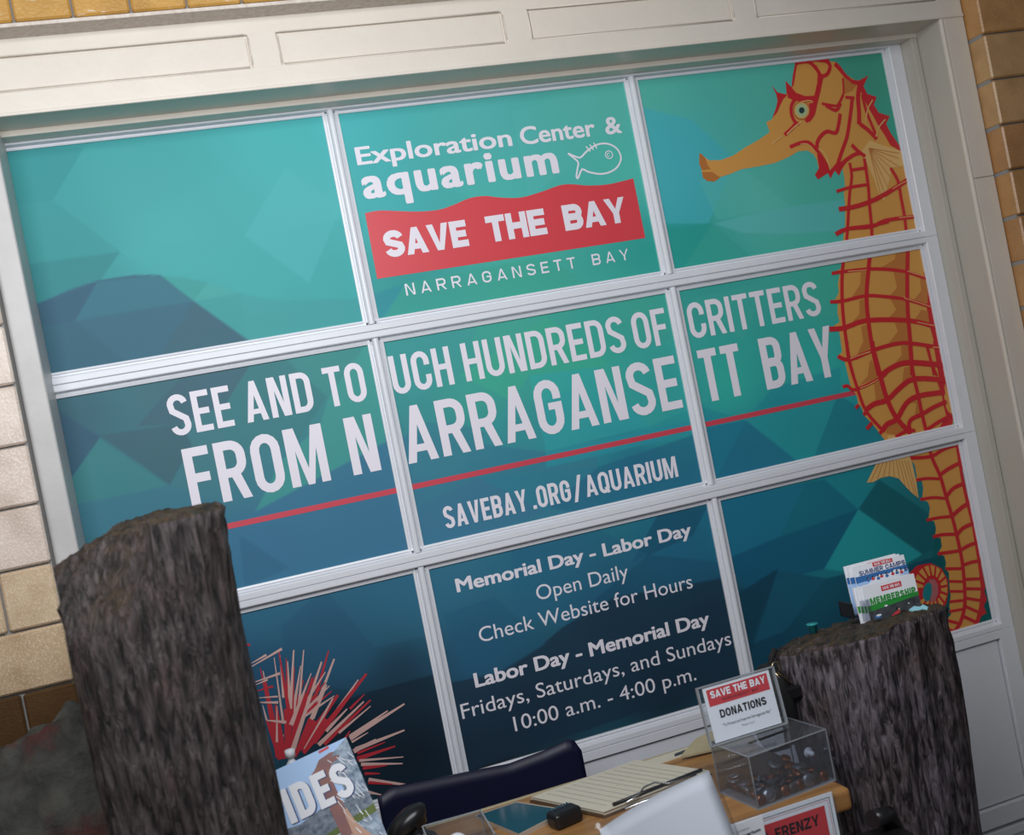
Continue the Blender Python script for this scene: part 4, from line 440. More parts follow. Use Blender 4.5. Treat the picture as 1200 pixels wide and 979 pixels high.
URCHIN_SPINES = [('w', (0.3279, 1.0212), (0.3976, 1.0428), 0.0067), ('w', (0.3293, 1.0283), (0.3626, 1.038), 0.0058), ('w', (0.3271, 0.9864), (0.3834, 0.9912), 0.0067), ('w', (0.3279, 0.98), (0.355, 0.9845), 0.0048), ('r', (0.326, 0.9661), (0.3637, 0.9673), 0.0058), ('w', (0.3283, 0.951), (0.3691, 0.9431), 0.0048), ('w', (0.3264, 0.9412), (0.3674, 0.9303), 0.0067), ('w', (0.3362, 0.8986), (0.3758, 0.8837), 0.0077), ('w', (0.334, 0.933), (0.3363, 0.8993), 0.0048), ('w', (0.3777, 1.0283), (0.3694, 0.8821), 0.0058), ('w', (0.391, 1.0299), (0.3802, 0.9373), 0.0058), ('r', (0.4026, 1.0207), (0.384, 0.9113), 0.0058), ('r', (0.3933, 0.9462), (0.3864, 0.9107), 0.0058), ('w', (0.422, 1.0337), (0.3724, 0.8398), 0.0106), ('w', (0.4431, 1.0284), (0.4011, 0.8818), 0.0077), ('r', (0.4335, 0.9544), (0.4081, 0.8924), 0.0087), ('r', (0.4503, 0.9647), (0.3879, 0.8521), 0.0125), ('w', (0.4763, 0.9936), (0.3744, 0.8144), 0.0125), ('r', (0.4961, 1.0137), (0.4358, 0.8974), 0.0096), ('w', (0.5045, 0.9927), (0.3933, 0.8174), 0.0125), ('w', (0.4775, 0.9408), (0.4339, 0.8771), 0.0087), ('r', (0.4969, 0.9126), (0.3933, 0.8174), 0.0193), ('w', (0.4849, 0.9087), (0.405, 0.8141), 0.0106), ('w', (0.5475, 0.9343), (0.4732, 0.8665), 0.0087), ('r', (0.5682, 0.9425), (0.4237, 0.8256), 0.0164), ('w', (0.5109, 0.8773), (0.4559, 0.8418), 0.0096), ('w', (0.5501, 0.8837), (0.4343, 0.8164), 0.0106), ('r', (0.5656, 0.883), (0.4464, 0.8151), 0.0116), ('r', (0.5553, 0.8993), (0.5169, 0.8757), 0.0067), ('w', (0.563, 0.8697), (0.4827, 0.8303), 0.0067), ('w', (0.5986, 0.8496), (0.5049, 0.8158), 0.0096), ('w', (0.6384, 0.8547), (0.5041, 0.8118), 0.0125), ('w', (0.5459, 0.8138), (0.5065, 0.8027), 0.0058), ('w', (0.6268, 0.7972), (0.5113, 0.7845), 0.0116), ('w', (0.5598, 0.7943), (0.5065, 0.7816), 0.0116), ('r', (0.5788, 0.7827), (0.5137, 0.7754), 0.0067), ('r', (0.5993, 0.7676), (0.5113, 0.7634), 0.0116), ('w', (0.613, 0.7391), (0.5145, 0.7583), 0.0067), ('w', (0.608, 0.7252), (0.5169, 0.7492), 0.0087), ('r', (0.5728, 0.7313), (0.5193, 0.7401), 0.0096), ('r', (0.5538, 0.7176), (0.5209, 0.727), 0.0077), ('w', (0.612, 0.6746), (0.5261, 0.7107), 0.0116), ('r', (0.5766, 0.6865), (0.5251, 0.7055), 0.0077), ('w', (0.5478, 0.6706), (0.5209, 0.6847), 0.0077), ('r', (0.3329, 1.0674), (0.3256, 1.0712), 0.0067), ('r', (0.3444, 1.0129), (0.3467, 0.9007), 0.0067), ('w', (0.349, 1.0055), (0.3493, 0.8627), 0.0067), ('r', (0.3486, 0.9828), (0.3478, 0.8135), 0.0193), ('r', (0.3616, 0.9256), (0.3547, 0.8074), 0.0193), ('r', (0.3871, 0.9105), (0.3624, 0.8053), 0.0241), ('r', (0.4081, 0.8924), (0.3663, 0.8042), 0.0241), ('r', (0.4331, 0.8731), (0.3786, 0.8049), 0.0241), ('r', (0.4645, 0.8646), (0.3995, 0.8073), 0.0241), ('w', (0.3632, 0.9231), (0.3482, 0.8465), 0.0058), ('w', (0.3628, 0.859), (0.3505, 0.8169), 0.0067), ('r', (0.5073, 0.8277), (0.4867, 0.8082), 0.0077), ('r', (0.3363, 0.8993), (0.3509, 0.8085), 0.0173)]
TEXT_BOXES = {'SEE': (0.2604, 0.3937, 1.544, 1.6337), 'AND': (0.4212, 0.5713, 1.5452, 1.6358), 'TO': (0.6015, 0.6934, 1.5452, 1.6342), 'FROM': (0.2713, 0.5758, 1.3843, 1.5135), 'N': (0.6274, 0.6915, 1.384, 1.5145), 'UCH': (0.7548, 0.899, 1.5448, 1.6347), 'HUNDREDS': (0.928, 1.3396, 1.5442, 1.6356), 'OF': (1.3623, 1.4543, 1.5478, 1.6371), 'ARRAGANSE': (0.7554, 1.4558, 1.3825, 1.5162), 'CRITTERS': (1.5142, 1.8895, 1.5465, 1.6342), 'TT': (1.52, 1.6334, 1.3848, 1.5147), 'BAY2': (1.6923, 1.9028, 1.3865, 1.5172), 'SAVEBAY': (0.8112, 1.0149, 1.2201, 1.2674), '.ORG': (1.027, 1.125, 1.2132, 1.2682), '/': (1.1308, 1.1603, 1.2207, 1.2773), 'AQUARIUM': (1.1643, 1.4076, 1.219, 1.2719), 'Exploration': (0.774, 1.1522, 2.0806, 2.1219), 'Center': (1.1642, 1.3685, 2.0758, 2.1191), '&': (1.3945, 1.4333, 2.0759, 2.1184), 'aquarium': (0.7741, 1.2561, 1.9991, 2.0496), 'SAVE': (0.7953, 0.9983, 1.8588, 1.9202), 'THE': (1.0472, 1.1959, 1.8569, 1.9195), 'BAY': (1.2421, 1.407, 1.8567, 1.9195), 'NARRAGANSETT': (0.827, 1.2502, 1.7669, 1.7934), 'BAY3': (1.2943, 1.3913, 1.7639, 1.7907), 'L1': (0.8076, 1.4123, 1.072, 1.1038), 'L2': (0.9929, 1.2407, 1.0083, 1.0429), 'L3': (0.8428, 1.3882, 0.9461, 0.9815), 'L4': (0.8065, 1.4112, 0.8474, 0.8831), 'L5': (0.7625, 1.4602, 0.7857, 0.821), 'L6': (0.8786, 1.3522, 0.7251, 0.7611)}
BANNER = [(0.7673, 1.8146), (1.4436, 1.8117), (1.4429, 1.9613), (1.4076, 1.9576), (1.3661, 1.9554), (1.3195, 1.9596), (1.2809, 1.9679), (1.2478, 1.9691), (1.1996, 1.9598), (1.1459, 1.9533), (1.0955, 1.9601), (1.0588, 1.9688), (1.0206, 1.9684), (0.9808, 1.9585), (0.9419, 1.9516), (0.8928, 1.9542), (0.8454, 1.962), (0.8043, 1.9689), (0.7692, 1.9677)]
FISH = [(1.2866, 2.0429), (1.3046, 2.033), (1.3173, 2.0296), (1.337, 2.043), (1.3667, 2.0552), (1.3937, 2.0539), (1.4147, 2.0398), (1.4215, 2.0166), (1.4088, 1.9958), (1.3859, 1.9847), (1.3583, 1.9831), (1.3297, 1.9919), (1.3145, 2.0002), (1.3004, 1.9811), (1.2965, 1.9848), (1.303, 2.0029), (1.3082, 2.0181), (1.2993, 2.0299), (1.2866, 2.0429)]
FISH_TICKS = [[(1.3361, 2.0545), (1.3447, 2.0408)], [(1.3469, 2.0576), (1.354, 2.0434)], [(1.3577, 2.0608), (1.3634, 2.0461)]]
FISH_EYE = (1.3914, 2.0267)

# ================================================================ SETTING
PW, PIT, PH, RP, TOP = .71614, .75121, .47681, .53, 2.2
X0, Z0 = (1, 0, 0), (0, 0, 1)

floor = tag(MB().box(-4, 6, -7, .3, -.12, 0).build('floor', M['concrete']), kind='structure')

# wall of glazed blocks around the opening: mortar core with every block its own mesh
wall = tag(MB().box(-3, -.002, -.2, .1, 0, 3.2).box(2.364, 5, -.2, .1, 0, 3.2).box(-.002, 2.364, -.2, .1, 2.385, 3.2).build('wall_front', M['mortar']), kind='structure')
_bk = {}
def brick(x0, x1, y0, y1, z0, z1, mat, parent):
    g = .0023; dims = (round(x1-x0-g*2, 4), round(y1-y0, 4), round(z1-z0-g*2, 4)); key = (dims, mat)
    if key not in _bk:
        mb = MB().box(-dims[0]/2, dims[0]/2, -dims[1]/2, dims[1]/2, -dims[2]/2, dims[2]/2, bev=.004, seg=1)
        o = mb.build('brick', M[mat], parent); _bk[key] = o.data
    else:
        o = bpy.data.objects.new('brick', _bk[key]); COL.objects.link(o); o.parent = parent
    o.location = ((x0+x1)/2, (y0+y1)/2+random.uniform(-.0006, .0006), (z0+z1)/2)
CH = .1158; ZJ = 2.1555; BW = .226
far = MB()
for k in range(-9, 19):
    zt = ZJ-k*CH; zb = zt-CH
    if zb < 0: zb = 0
    if zt > 3.15: continue
    mat = 'brick_pale' if zb > 1.3 else ('brick_sand' if zb > 1.10 else 'brick_shade')
    if zt > 2.4: mat = 'brick_top'
    # left pier, running bond ending at the casing
    x = 0.0; w_ = BW/2-.014 if (k % 2) else BW
    while x > -3:
        vis = x > -.55 and .85 < zt < 2.45
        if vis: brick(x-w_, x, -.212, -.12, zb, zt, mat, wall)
        elif x > -1.6 and zt > .2: far.box(x-w_+.004, x-.004, -.212, -.17, zb+.004, zt-.004)
        x -= w_; w_ = BW
    x = 2.36; w_ = BW*1.5 if (k % 2) else BW
    while x < 3.6:
        if x < 2.75 and zt > 1.3: brick(x, x+w_, -.212, -.12, zb, zt, 'brick_orange', wall)
        else: far.box(x+.004, x+w_-.004, -.212, -.17, zb+.004, zt-.004, mi=1)
        x += w_; w_ = BW
x = .0147-.11*3
while x < 2.36:
    brick(x, x+.11, -.212, -.12, 2.3855, 2.3855+.226, 'brick_top', wall); x += .1098
for k in range(5):
    x = -.3 - (k % 2)*BW/2
    while x < 2.5: far.box(x+.004, x+BW-.004, -.212, -.17, 2.615+k*CH+.004, 2.615+(k+1)*CH-.004, mi=1); x += BW
tag(far.build('brick_courses', [M['brick_sand'], M['brick_orange']], wall), kind='stuff')

lin_s = tag(MB().box(-.05, 2.37, -.217, -.12, 2.3755, 2.3835, bev=.0015).build('trim_1', M['steel_paint']), kind='structure')

# head of the opening: painted timber beam with recessed panels
head = tag(empty('trim_2'), kind='structure')
ZB, ZT = 2.224, 2.3755
MB().box(-.12, 2.3585, -.150, .06, ZB, ZT+.02).build('beam', M['frame'], head)
pan = [(-.012, .566), (.6265, 1.132), (1.1935, 1.708), (1.7705, 2.289)]; pz0, pz1 = 2.2715, 2.341
fr = MB(); fr.box(-.12, 2.3585, -.159, -.149, pz1, ZT+.004, bev=.0022); fr.box(-.12, 2.3585, -.159, -.149, ZB-.001, pz0, bev=.0022)
xs = [-.12]+[v for p in pan for v in p]+[2.3585]
for a, b in zip(xs[0::2], xs[1::2]): fr.box(a, b, -.1588, -.149, pz0-.004, pz1+.004, bev=.0022)
fr.build('frame', M['frame'], head)
for a, b in pan: 
    MB().box(a+.004, b-.004, -.1535, -.149, pz0+.004, pz1-.004, bev=.002).build('recessed_panel', M['frame'], head)
fr = MB()
for a, b in pan:
    fr.tube([(a+.006, -.1585, pz0-.001), (b-.006, -.1585, pz0-.001)], .0016, 6); fr.tube([(a+.006, -.1585, pz1+.001), (b-.006, -.1585, pz1+.001)], .0016, 6)
    fr.tube([(a-.001, -.1585, pz0+.006), (a-.001, -.1585, pz1-.006)], .0016, 6); fr.tube([(b+.001, -.1585, pz0+.006), (b+.001, -.1585, pz1-.006)], .0016, 6)
fr.build('bead', M['frame'], head)
MB().box(-.12, 2.3585, -.1615, -.150, ZB-.0015, ZB+.006, bev=.002).build('edge_bead', M['frame'], head)
MB().box(-.06, 2.2885, -.062, -.02, 2.212, 2.2245, bev=.0015).build('head_stop', M['frame'], head)

# right side of the opening
jr = tag(empty('trim_3'), kind='structure')
MB().box(2.2885, 2.3585, -.150, .06, 0, ZB+.002).build('jamb', M['jamb'], jr)
MB().box(2.2975, 2.3585, -.158, -.149, 1.8095, ZB, bev=.0015).box(2.2975, 2.3585, -.158, -.149, 0, 1.8085, bev=.0015).build('casing', M['frame'], jr)
MB().box(2.2868, 2.2965, -.1595, -.148, 0, ZB, bev=.003).build('corner_bead', M['frame'], jr)
MB().box(2.268, 2.286, -.062, -.01, 0, 2.212, bev=.002).build('side_stop', M['jamb'], jr)
# left side
jl = tag(empty('trim_4'), kind='structure')
MB().box(-.002, .0455, -.159, .0, 0, ZB, bev=.006, seg=3).box(-.06, .02, -.15, .06, 0, ZB).build('casing', M['casing_left'], jl)

# --------------------------------------------------------------- the sectional door
door = tag(empty('door_1'), kind='structure')
# colours of the printed film, sampled on a fine grid per pane
gx = np.linspace(0, 1, 190); gz = np.linspace(0, 1, 128)
base = np.array(FILM_BASE)  # bottom-row colours darkened: part of the light's falloff is in the print
def film_colour(X, Z):
    d2 = (X[:, None]-base[None, :, 0])**2+(Z[:, None]-base[None, :, 1])**2
    w_ = 1/(d2+.004)**1.6; c = (w_@base[:, 2:5])/w_.sum(1)[:, None]
    for poly, col, al in FACETS:
        P_ = np.array(poly); lo = P_.min(0)-.01; hi = P_.max(0)+.01
        m_ = (X > lo[0]) & (X < hi[0]) & (Z > lo[1]) & (Z < hi[1])
        if not m_.any(): continue
        x, z = X[m_], Z[m_]; ins = np.zeros(len(x), bool); dist = np.full(len(x), 9.)
        for i in range(len(P_)):
            a, b = P_[i], P_[(i+1) % len(P_)]
            cr = ((a[1] > z) != (b[1] > z)) & (x < (b[0]-a[0])*(z-a[1])/((b[1]-a[1]) or 1e-9)+a[0]); ins ^= cr
            ab = b-a; t = np.clip(((x-a[0])*ab[0]+(z-a[1])*ab[1])/max(1e-9, ab@ab), 0, 1)
            dist = np.minimum(dist, np.hypot(x-a[0]-t*ab[0], z-a[1]-t*ab[1]))
        sd = np.where(ins, dist, -dist); k = np.clip(sd/.003+.5, 0, 1)*al*.95
        c[m_] = c[m_]*(1-k[:, None])+np.array(col)[None]*k[:, None]
    return np.clip(c, 0.002, .9)
panes = {}
for r in range(3):
    for c_ in range(3):
        xa = c_*PIT-(.0 if c_ else .045); xb = c_*PIT+PW; zt = TOP-r*RP; zb = zt-PH
        xa -= .003; xb += .003; zt += .003; zb -= .003
        XX, ZZ = np.meshgrid(xa+gx*(xb-xa), zb+gz*(zt-zb)); nx, nz = len(gx), len(gz)
        co = np.stack([XX.ravel(), np.zeros(XX.size), ZZ.ravel()], 1)
        cols = film_colour(co[:, 0], co[:, 2])
        idx = np.arange(nx*nz).reshape(nz, nx)
        q = np.stack([idx[:-1, :-1], idx[:-1, 1:], idx[1:, 1:], idx[1:, :-1]], -1).reshape(-1, 4)
        # back of the pane: four corners behind the grid
        bk = np.array([[xa, .005, zb], [xb, .005, zb], [xb, .005, zt], [xa, .005, zt]]); n0 = len(co); co = np.vstack([co, bk]); cols = np.vstack([cols, np.tile([[.1, .2, .2]], (4, 1))])
        faces = q.tolist()+[[n0+3, n0+2, n0+1, n0], [int(idx[0, 0]), n0, n0+1, int(idx[0, -1])], [int(idx[-1, -1]), n0+2, n0+3, int(idx[-1, 0])]]
        me = bpy.data.meshes.new('pane'); me.from_pydata(co.tolist(), [], faces); me.update()
        ca = me.color_attributes.new('Col', 'FLOAT_COLOR', 'POINT'); ca.data.foreach_set('color', np.hstack([cols, np.ones((len(cols), 1))]).ravel())
        panes[r, c_] = link('pane', me, M['film'], door)

def rail_prof(sgn):   # z away from the pane edge towards the joint, depth out of the door
    p = [(-.001, -.004), (-.001, .0045), (.0035, .006), (.0055, .0025), (.0085, .0025), (.0115, .017), (.0135, .018), (.0252, .018), (.0264, .015), (.0264, -.012), (.0, -.012)]
    return [(z*sgn, d) for z, d in p]
XL, XR = -.05, 2.268
for r in range(3):
    zt = TOP-r*RP; zb = zt-PH
    for z_, s_ in ((zt, 1), (zb, -1)):
        pf = rail_prof(s_)
        if r == 0 and s_ == 1: pf = [(min(z, .0155) if z > .0135 else z*.7, d) for z, d in pf]
        MB().prism(pf, (0, 0, z_), (0, 0, 1), (0, -1, 0), (1, 0, 0), XL, 2.2186+.0125).build('rail', M['door'], door)
    for c_ in (1, 2):
        xa = (c_-1)*PIT+PW; g = PIT-PW
        pf = [(-.001, -.004), (-.001, .0045), (.0045, .006), (.0065, .0025), (.0095, .0025), (.0105, .013), (.0135, .0165), (g/2, .0175), (g-.0135, .0165), (g-.0105, .013), (g-.0095, .0025), (g-.0065, .0025), (g-.0045, .006), (g+.001, .0045), (g+.001, -.004)]
        MB().prism(pf, (xa, 0, 0), (1, 0, 0), (0, -1, 0), (0, 0, 1), zb-.010, zt+.010).build('muntin', M['door'], door)
    xr = 2*PIT+PW; e = .0155 if r == 0 else .0262
    pf = [(-.001, -.004), (-.001, .0045), (.0045, .006), (.0065, .0025), (.009, .0025), (.011, .0165), (.013, .018), (XR-xr-.002, .018), (XR-xr, .016), (XR-xr, -.012), (0, -.012)]
    MB().prism(pf, (xr, 0, 0), (1, 0, 0), (0, -1, 0), (0, 0, 1), zb-.0262, zt+e).build('stile', M['door'], door)
    MB().box(-.05, -.0, -.018, .012, zb-e, zt+e, bev=.002).build('stile', M['door'], door)
# two lower, solid sections
for zt, zb in ((.6367, .1385), (.1275, .004)):
    MB().box(XL, XR, -.018, .012, zt-.0225, zt-.0003, bev=.0015).build('rail', M['door'], door)
    MB().box(XL, XR, -.018, .012, zb, zb+.05, bev=.0015).build('rail', M['door'], door)
    for xa, xb in ((XL, .0), (PW, PIT), (PIT+PW, 2*PIT), (2.2175, XR)):
        MB().box(xa, xb, -.0178, .012, zb, zt-.0003, bev=.0015).build('stile', M['door'], door)
    for c_ in range(3):
        if zt > .3: MB().box(c_*PIT+.004, c_*PIT+PW-.004, -.009, .008, zb+.054, zt-.0265, bev=.003).build('panel', M['door'], door)
        else: MB().box(c_*PIT+.004, c_*PIT+PW-.004, -.009, .008, zb+.054, zt-.0265, bev=.003).build('panel', M['door'], door)
MB().box(XL, XR, .0, .02, .126, .14).build('joint_seal', M['jamb'], door)
MB().box(XL, XR, .013, .03, 0, 2.215).build('door_back', M['mortar'], door)

# --------------------------------------------------------------- print on the panes
def tb(k): return TEXT_BOXES[k]
def parent_for(x, z):
    return panes[min(2, max(0, int((TOP-z)/RP))), min(2, max(0, int(x/PIT)))]
def bebas(s, key, z0, z1, t=.145, gap=.09):
    b = tb(key); caps('lettering', s, (b[0], b[1], z0, z1), WALLF, M['ink_white'], parent_for((b[0]+b[1])/2, z0), t, gap)
for s in ('SEE', 'AND', 'TO', 'UCH', 'HUNDREDS', 'OF', 'CRITTERS'): bebas(s, s, 1.5450, 1.6350)
for s, k in (('FROM', 'FROM'), ('N', 'N'), ('ARRAGANSE', 'ARRAGANSE'), ('TT', 'TT'), ('BAY', 'BAY2')): bebas(s, k, 1.3842, 1.5150, .15, .09)
bebas('SAVEBAY', 'SAVEBAY', 1.2200, 1.2715, .16, .09); bebas('AQUARIUM', 'AQUARIUM', 1.2200, 1.2715, .16, .09)
caps('lettering', '.ORG', (1.0275, 1.125, 1.2200, 1.2715), WALLF, M['ink_white'], panes[1, 1], .16, .09)
caps('lettering', '/', (1.1308, 1.1575, 1.2140, 1.2770), WALLF, M['ink_white'], panes[1, 1], .15, .08)
for a, b, c_ in ((.335, PW, 0), (PIT, PIT+PW, 1), (2*PIT, 1.945, 2)):
    sheet('rule', WALLF, [(0, 0, [(a, 1.3250), (b, 1.3250), (b, 1.3375), (a, 1.3375)])], M['line_red'], panes[1, c_])
P01 = panes[0, 1]
font_text('lettering', 'Exploration', (.7741, 1.1522, 2.0783, 2.1200), WALLF, M['ink_white'], P01, .022)
font_text('lettering', 'Center', (1.1742, 1.3685, 2.0770, 2.1195), WALLF, M['ink_white'], P01, .022)
font_text('lettering', '&', (1.3945, 1.4380, 2.0760, 2.1190), WALLF, M['ink_white'], P01, .022)
font_text('lettering', 'aquarium', (.7741, 1.2561, 1.9991, 2.0496), WALLF, M['ink_white'], P01, .035, ref='x', spacing=1.12)
sheet('banner', WALLF, [(0, 0, BANNER[:2]+smooth(BANNER[2:], 4))], M['ink_red'], P01)
for s, b in (('SAVE', (.7985, .9985)), ('THE', (1.0472, 1.1959)), ('BAY', (1.2421, 1.407))):
    caps('lettering', s, (b[0], b[1], 1.8578, 1.9200), WALLF, M['ink_white'], P01, .25, .05, lift=.0012)
caps('lettering', 'NARRAGANSETT', (.827, 1.2502, 1.7658, 1.7930), WALLF, M['ink_white'], P01, .15, .52)
caps('lettering', 'BAY', (1.2943, 1.3913, 1.7655, 1.7925), WALLF, M['ink_white'], P01, .15, .52)
# little outlined fish
lay = []
for pts, wdt in [(FISH, .0042)]+[(p, .003) for p in FISH_TICKS]:
    for q in _stroke(smooth(pts, 3), wdt): lay.append((0, 0, q))
ex, ez = FISH_EYE
lay += [(0, 1, q) for q in _stroke([(ex+.0095*math.cos(a), ez+.0095*math.sin(a)) for a in np.linspace(0, 2*math.pi, 17)[:-1]], .0022, True)]
lay += [(0, 1, q) for q in _stroke([(ex-.001+.004*math.cos(a), ez+.004*math.sin(a)) for a in np.linspace(.5, 5.2, 8)], .0016)]
sheet('fish_drawing', WALLF, lay, M['ink_white'], P01)
P21 = panes[2, 1]
for s, u0, u1, z0, z1, bd in (('Memorial Day - Labor Day', .8076, 1.4123, 1.0715, 1.1032, .03), ('Open Daily', .9929, 1.2290, 1.0083, 1.0425, .0), ('Check Website for Hours', .8380, 1.3882, .9461, .9800, .0),
                              ('Labor Day - Memorial Day', .8065, 1.4140, .8474, .8810, .03), ('Fridays, Saturdays, and Sundays', .7625, 1.4602, .7857, .8195, .0), ('10:00 a.m. - 4:00 p.m.', .8786, 1.3500, .7251, .7590, .0)):
    font_text('lettering', s, (u0, u1, z0, z1), WALLF, M['ink_white'], P21, bd)

# seahorse, cut to the three panes it runs through
sk = {'o': ('seahorse_orange', (.66, .32, .075)), 'r': ('seahorse_red', (.56, .022, .03)), 'b': ('seahorse_brown', (.48, .17, .04)), 'd': ('seahorse_shade', (.52, .19, .045)), 't': ('seahorse_tan', (.72, .44, .16)), 'g': ('seahorse_eye_green', (.42, .52, .28)),
      'k': ('seahorse_pupil', (.02, .05, .05)), 'p': ('seahorse_pink', (.45, .14, .15)), 'n': ('seahorse_background', (.015, .22, .24))}
skm = {k: plain(n, c, .42) for k, (n, c) in sk.items()}; order = list(sk)
def clip(poly, x0, x1, z0, z1):
    for ax, lim, sg in ((0, x0, 1), (0, x1, -1), (1, z0, 1), (1, z1, -1)):
        out = []
        for i in range(len(poly)):
            a, b = poly[i-1], poly[i]; da = (a[ax]-lim)*sg; db = (b[ax]-lim)*sg
            if (da >= 0) != (db >= 0):
                t = da/(da-db); out.append((a[0]+(b[0]-a[0])*t, a[1]+(b[1]-a[1])*t))
            if db >= 0: out.append(b)
        poly = out
        if len(poly) < 3: return None
    return poly
shapes = [(order.index(k), l, p) for k, l, p in SEAHORSE_POLYS]
for k, l, wdt, pts in SEAHORSE_LINES:
    for q in _stroke(smooth(pts, 3), wdt*(1.9 if k == 'r' else 1.2)): shapes.append((order.index(k), l, q))
for r in range(3):
    x0, x1, z1 = 2*PIT, 2*PIT+PW, TOP-r*RP; z0 = z1-PH; lay = []
    for mi, l, p in shapes:
        cz = sum(q[1] for q in p)/len(p)
        if r == 2 and cz > z1+.1: continue
        tris = tessellate_polygon([[Vector((q[0], q[1], 0)) for q in p]]) if len(p) > 4 else [tuple(range(len(p)))]
        for t in tris:
            c2 = clip([p[i] for i in t], x0, x1, z0, z1)
            if c2:
                for j in range(1, len(c2)-1): lay.append((mi, l, [c2[0], c2[j], c2[j+1]]))
    sheet('seahorse_print', WALLF, lay, [skm[k] for k in order], panes[r, 2])
# sea urchin
um = [plain('urchin_pink', (.66, .42, .38), .42), plain('urchin_red', (.50, .03, .045), .42)]; lay = []
for i, (k, a, b, wdt) in enumerate(URCHIN_SPINES):
    a, b = (a, b) if a[1] > b[1] or k == 'x' else (a, b)
    A_, B_ = Vector(a), Vector(b); C_ = Vector((.43, .86)); d = (B_-A_).normalized(); n_ = Vector((-d.y, d.x))
    tip, root = (A_, B_) if (A_-C_).length > (B_-C_).length else (B_, A_)
    lay.append((0 if k == 'w' else 1, (i % 9)+(10 if k == 'w' and i < 10 else 0), [tuple(tip+n_*wdt*.15), tuple(tip-n_*wdt*.15), tuple(root-n_*wdt*.45), tuple(root+n_*wdt*.45)]))
for i in range(12):      # the dense heart of the urchin, behind the post and the booklet
    a = math.radians(20+i*6.2); ln = random.uniform(.10, .17); c0 = Vector((.385, .875)); d = Vector((math.cos(a), math.sin(a))); n_ = Vector((-d.y, d.x))
    lay.append((i % 2, i % 7, [tuple(c0+d*ln+n_*.001), tuple(c0+d*ln-n_*.001), tuple(c0-n_*.005), tuple(c0+n_*.005)]))
sheet('urchin_print', WALLF, lay, um, panes[2, 0], step=.00008)

# ================================================================ THINGS
def piling(name, cx, cy, rx, ry, ztop, mat, label, seed, power, topf, edge, rot=0, n=150, m=120):
    """weathered post: one closed surface, grooved along the grain, broken rough top"""
    bm = bmesh.new(); rings = []; off = Vector((seed*7.1, seed*3.3, seed))
    def rad(a, z):
        ca, sa = math.cos(a-rot), math.sin(a-rot)
        r_ = (abs(ca/rx)**power+abs(sa/ry)**power)**(-1/power)
        q = Vector((math.cos(a), math.sin(a), 0))
        g1 = noise.noise(Vector((q.x*9, q.y*9, z*1.3))+off)*.008
        g2 = abs(noise.noise(Vector((q.x*30, q.y*30, z*2.6))+off))*-.010
        g3 = noise.noise(Vector((q.x*60, q.y*60, z*9))+off)*.0030+(.010*noise.noise(Vector((q.x*14, q.y*14, z*26))+off)*max(0, 1-(ztop-z)/.09))
        g4 = noise.noise(Vector((q.x*2.2, q.y*2.2, z*2.2))+off)*.014
        return r_*(1+edge(z))+g1+g2+g3+g4
    for j in range(m+1):
        t = j/m; ring = []
        for i in range(n):
            a = 2*math.pi*i/n; zt = ztop+topf(math.cos(a), math.sin(a)); z = zt*(t**.85)
            ring.append(bm.verts.new((cx+rad(a, z)*math.cos(a), cy+rad(a, z)*math.sin(a), z)))
        rings.append(ring)
    K = 22
    for j in range(1, K):
        f = (1-j/K); ring = []
        for i in range(n):
            a = 2*math.pi*i/n; ca, sa = math.cos(a)*f, math.sin(a)*f; rr = rad(a, ztop)*f
            rnd = .012*(1-max(0, (f-.86)/.14)**2) if f > .86 else .012
            z = ztop+topf(ca, sa)*1.0+rnd*.6+noise.noise(Vector((ca*5, sa*5, seed)))*.007+noise.noise(Vector((ca*18, sa*18, seed)))*.004
            ring.append(bm.verts.new((cx+rr*math.cos(a), cy+rr*math.sin(a), z)))
        rings.append(ring)
    for A_, B_ in zip(rings, rings[1:]):
        for k in range(n): bm.faces.new((A_[k], A_[(k+1) % n], B_[(k+1) % n], B_[k])).smooth = True
    c0 = bm.verts.new((cx, cy, ztop+topf(0, 0)+.01))
    for k in range(n): bm.faces.new((rings[-1][k], rings[-1][(k+1) % n], c0)).smooth = True
    bm.faces.new(rings[0][::-1])
    bmesh.ops.recalc_face_normals(bm, faces=bm.faces)
    me = bpy.data.meshes.new(name); bm.to_mesh(me); bm.free(); o = link(name, me, mat); return tag(o, label, 'post')
def topL(c, s):
    z = 0.002*c
    if c < .2: z -= .035*min(1, max(0, (.2-c)/1.1))
    fr_ = max(0, -s*.9-c*.55-.05); return z-.13*max(0, fr_-.38)*(1.0 if c < .15 else .0)*1.6+.012*math.exp(-((c+.15)**2+(s-.3)**2)*9)
piling('wooden_piling', .194, -.78, .119, .119, 1.400, M['piling'], 'tall dark weathered wooden piling standing at the left in front of the sea urchin pane', 1, 2.3, topL, lambda z: .075*max(0, min(1, (z-1.0)/.35)))
def topR(c, s): return -.028*s+.006*c-.02*max(0, -c-.5)
piling('wooden_piling', 1.450, -.6, .141, .145, .910, M['piling2'], 'shorter square-sided wooden piling at the right carrying the brochures', 5, 3.2, topR, lambda z: .008*math.sin(z*9)-.12*max(0, min(1, (.8-z)/.4)), rot=math.radians(18))

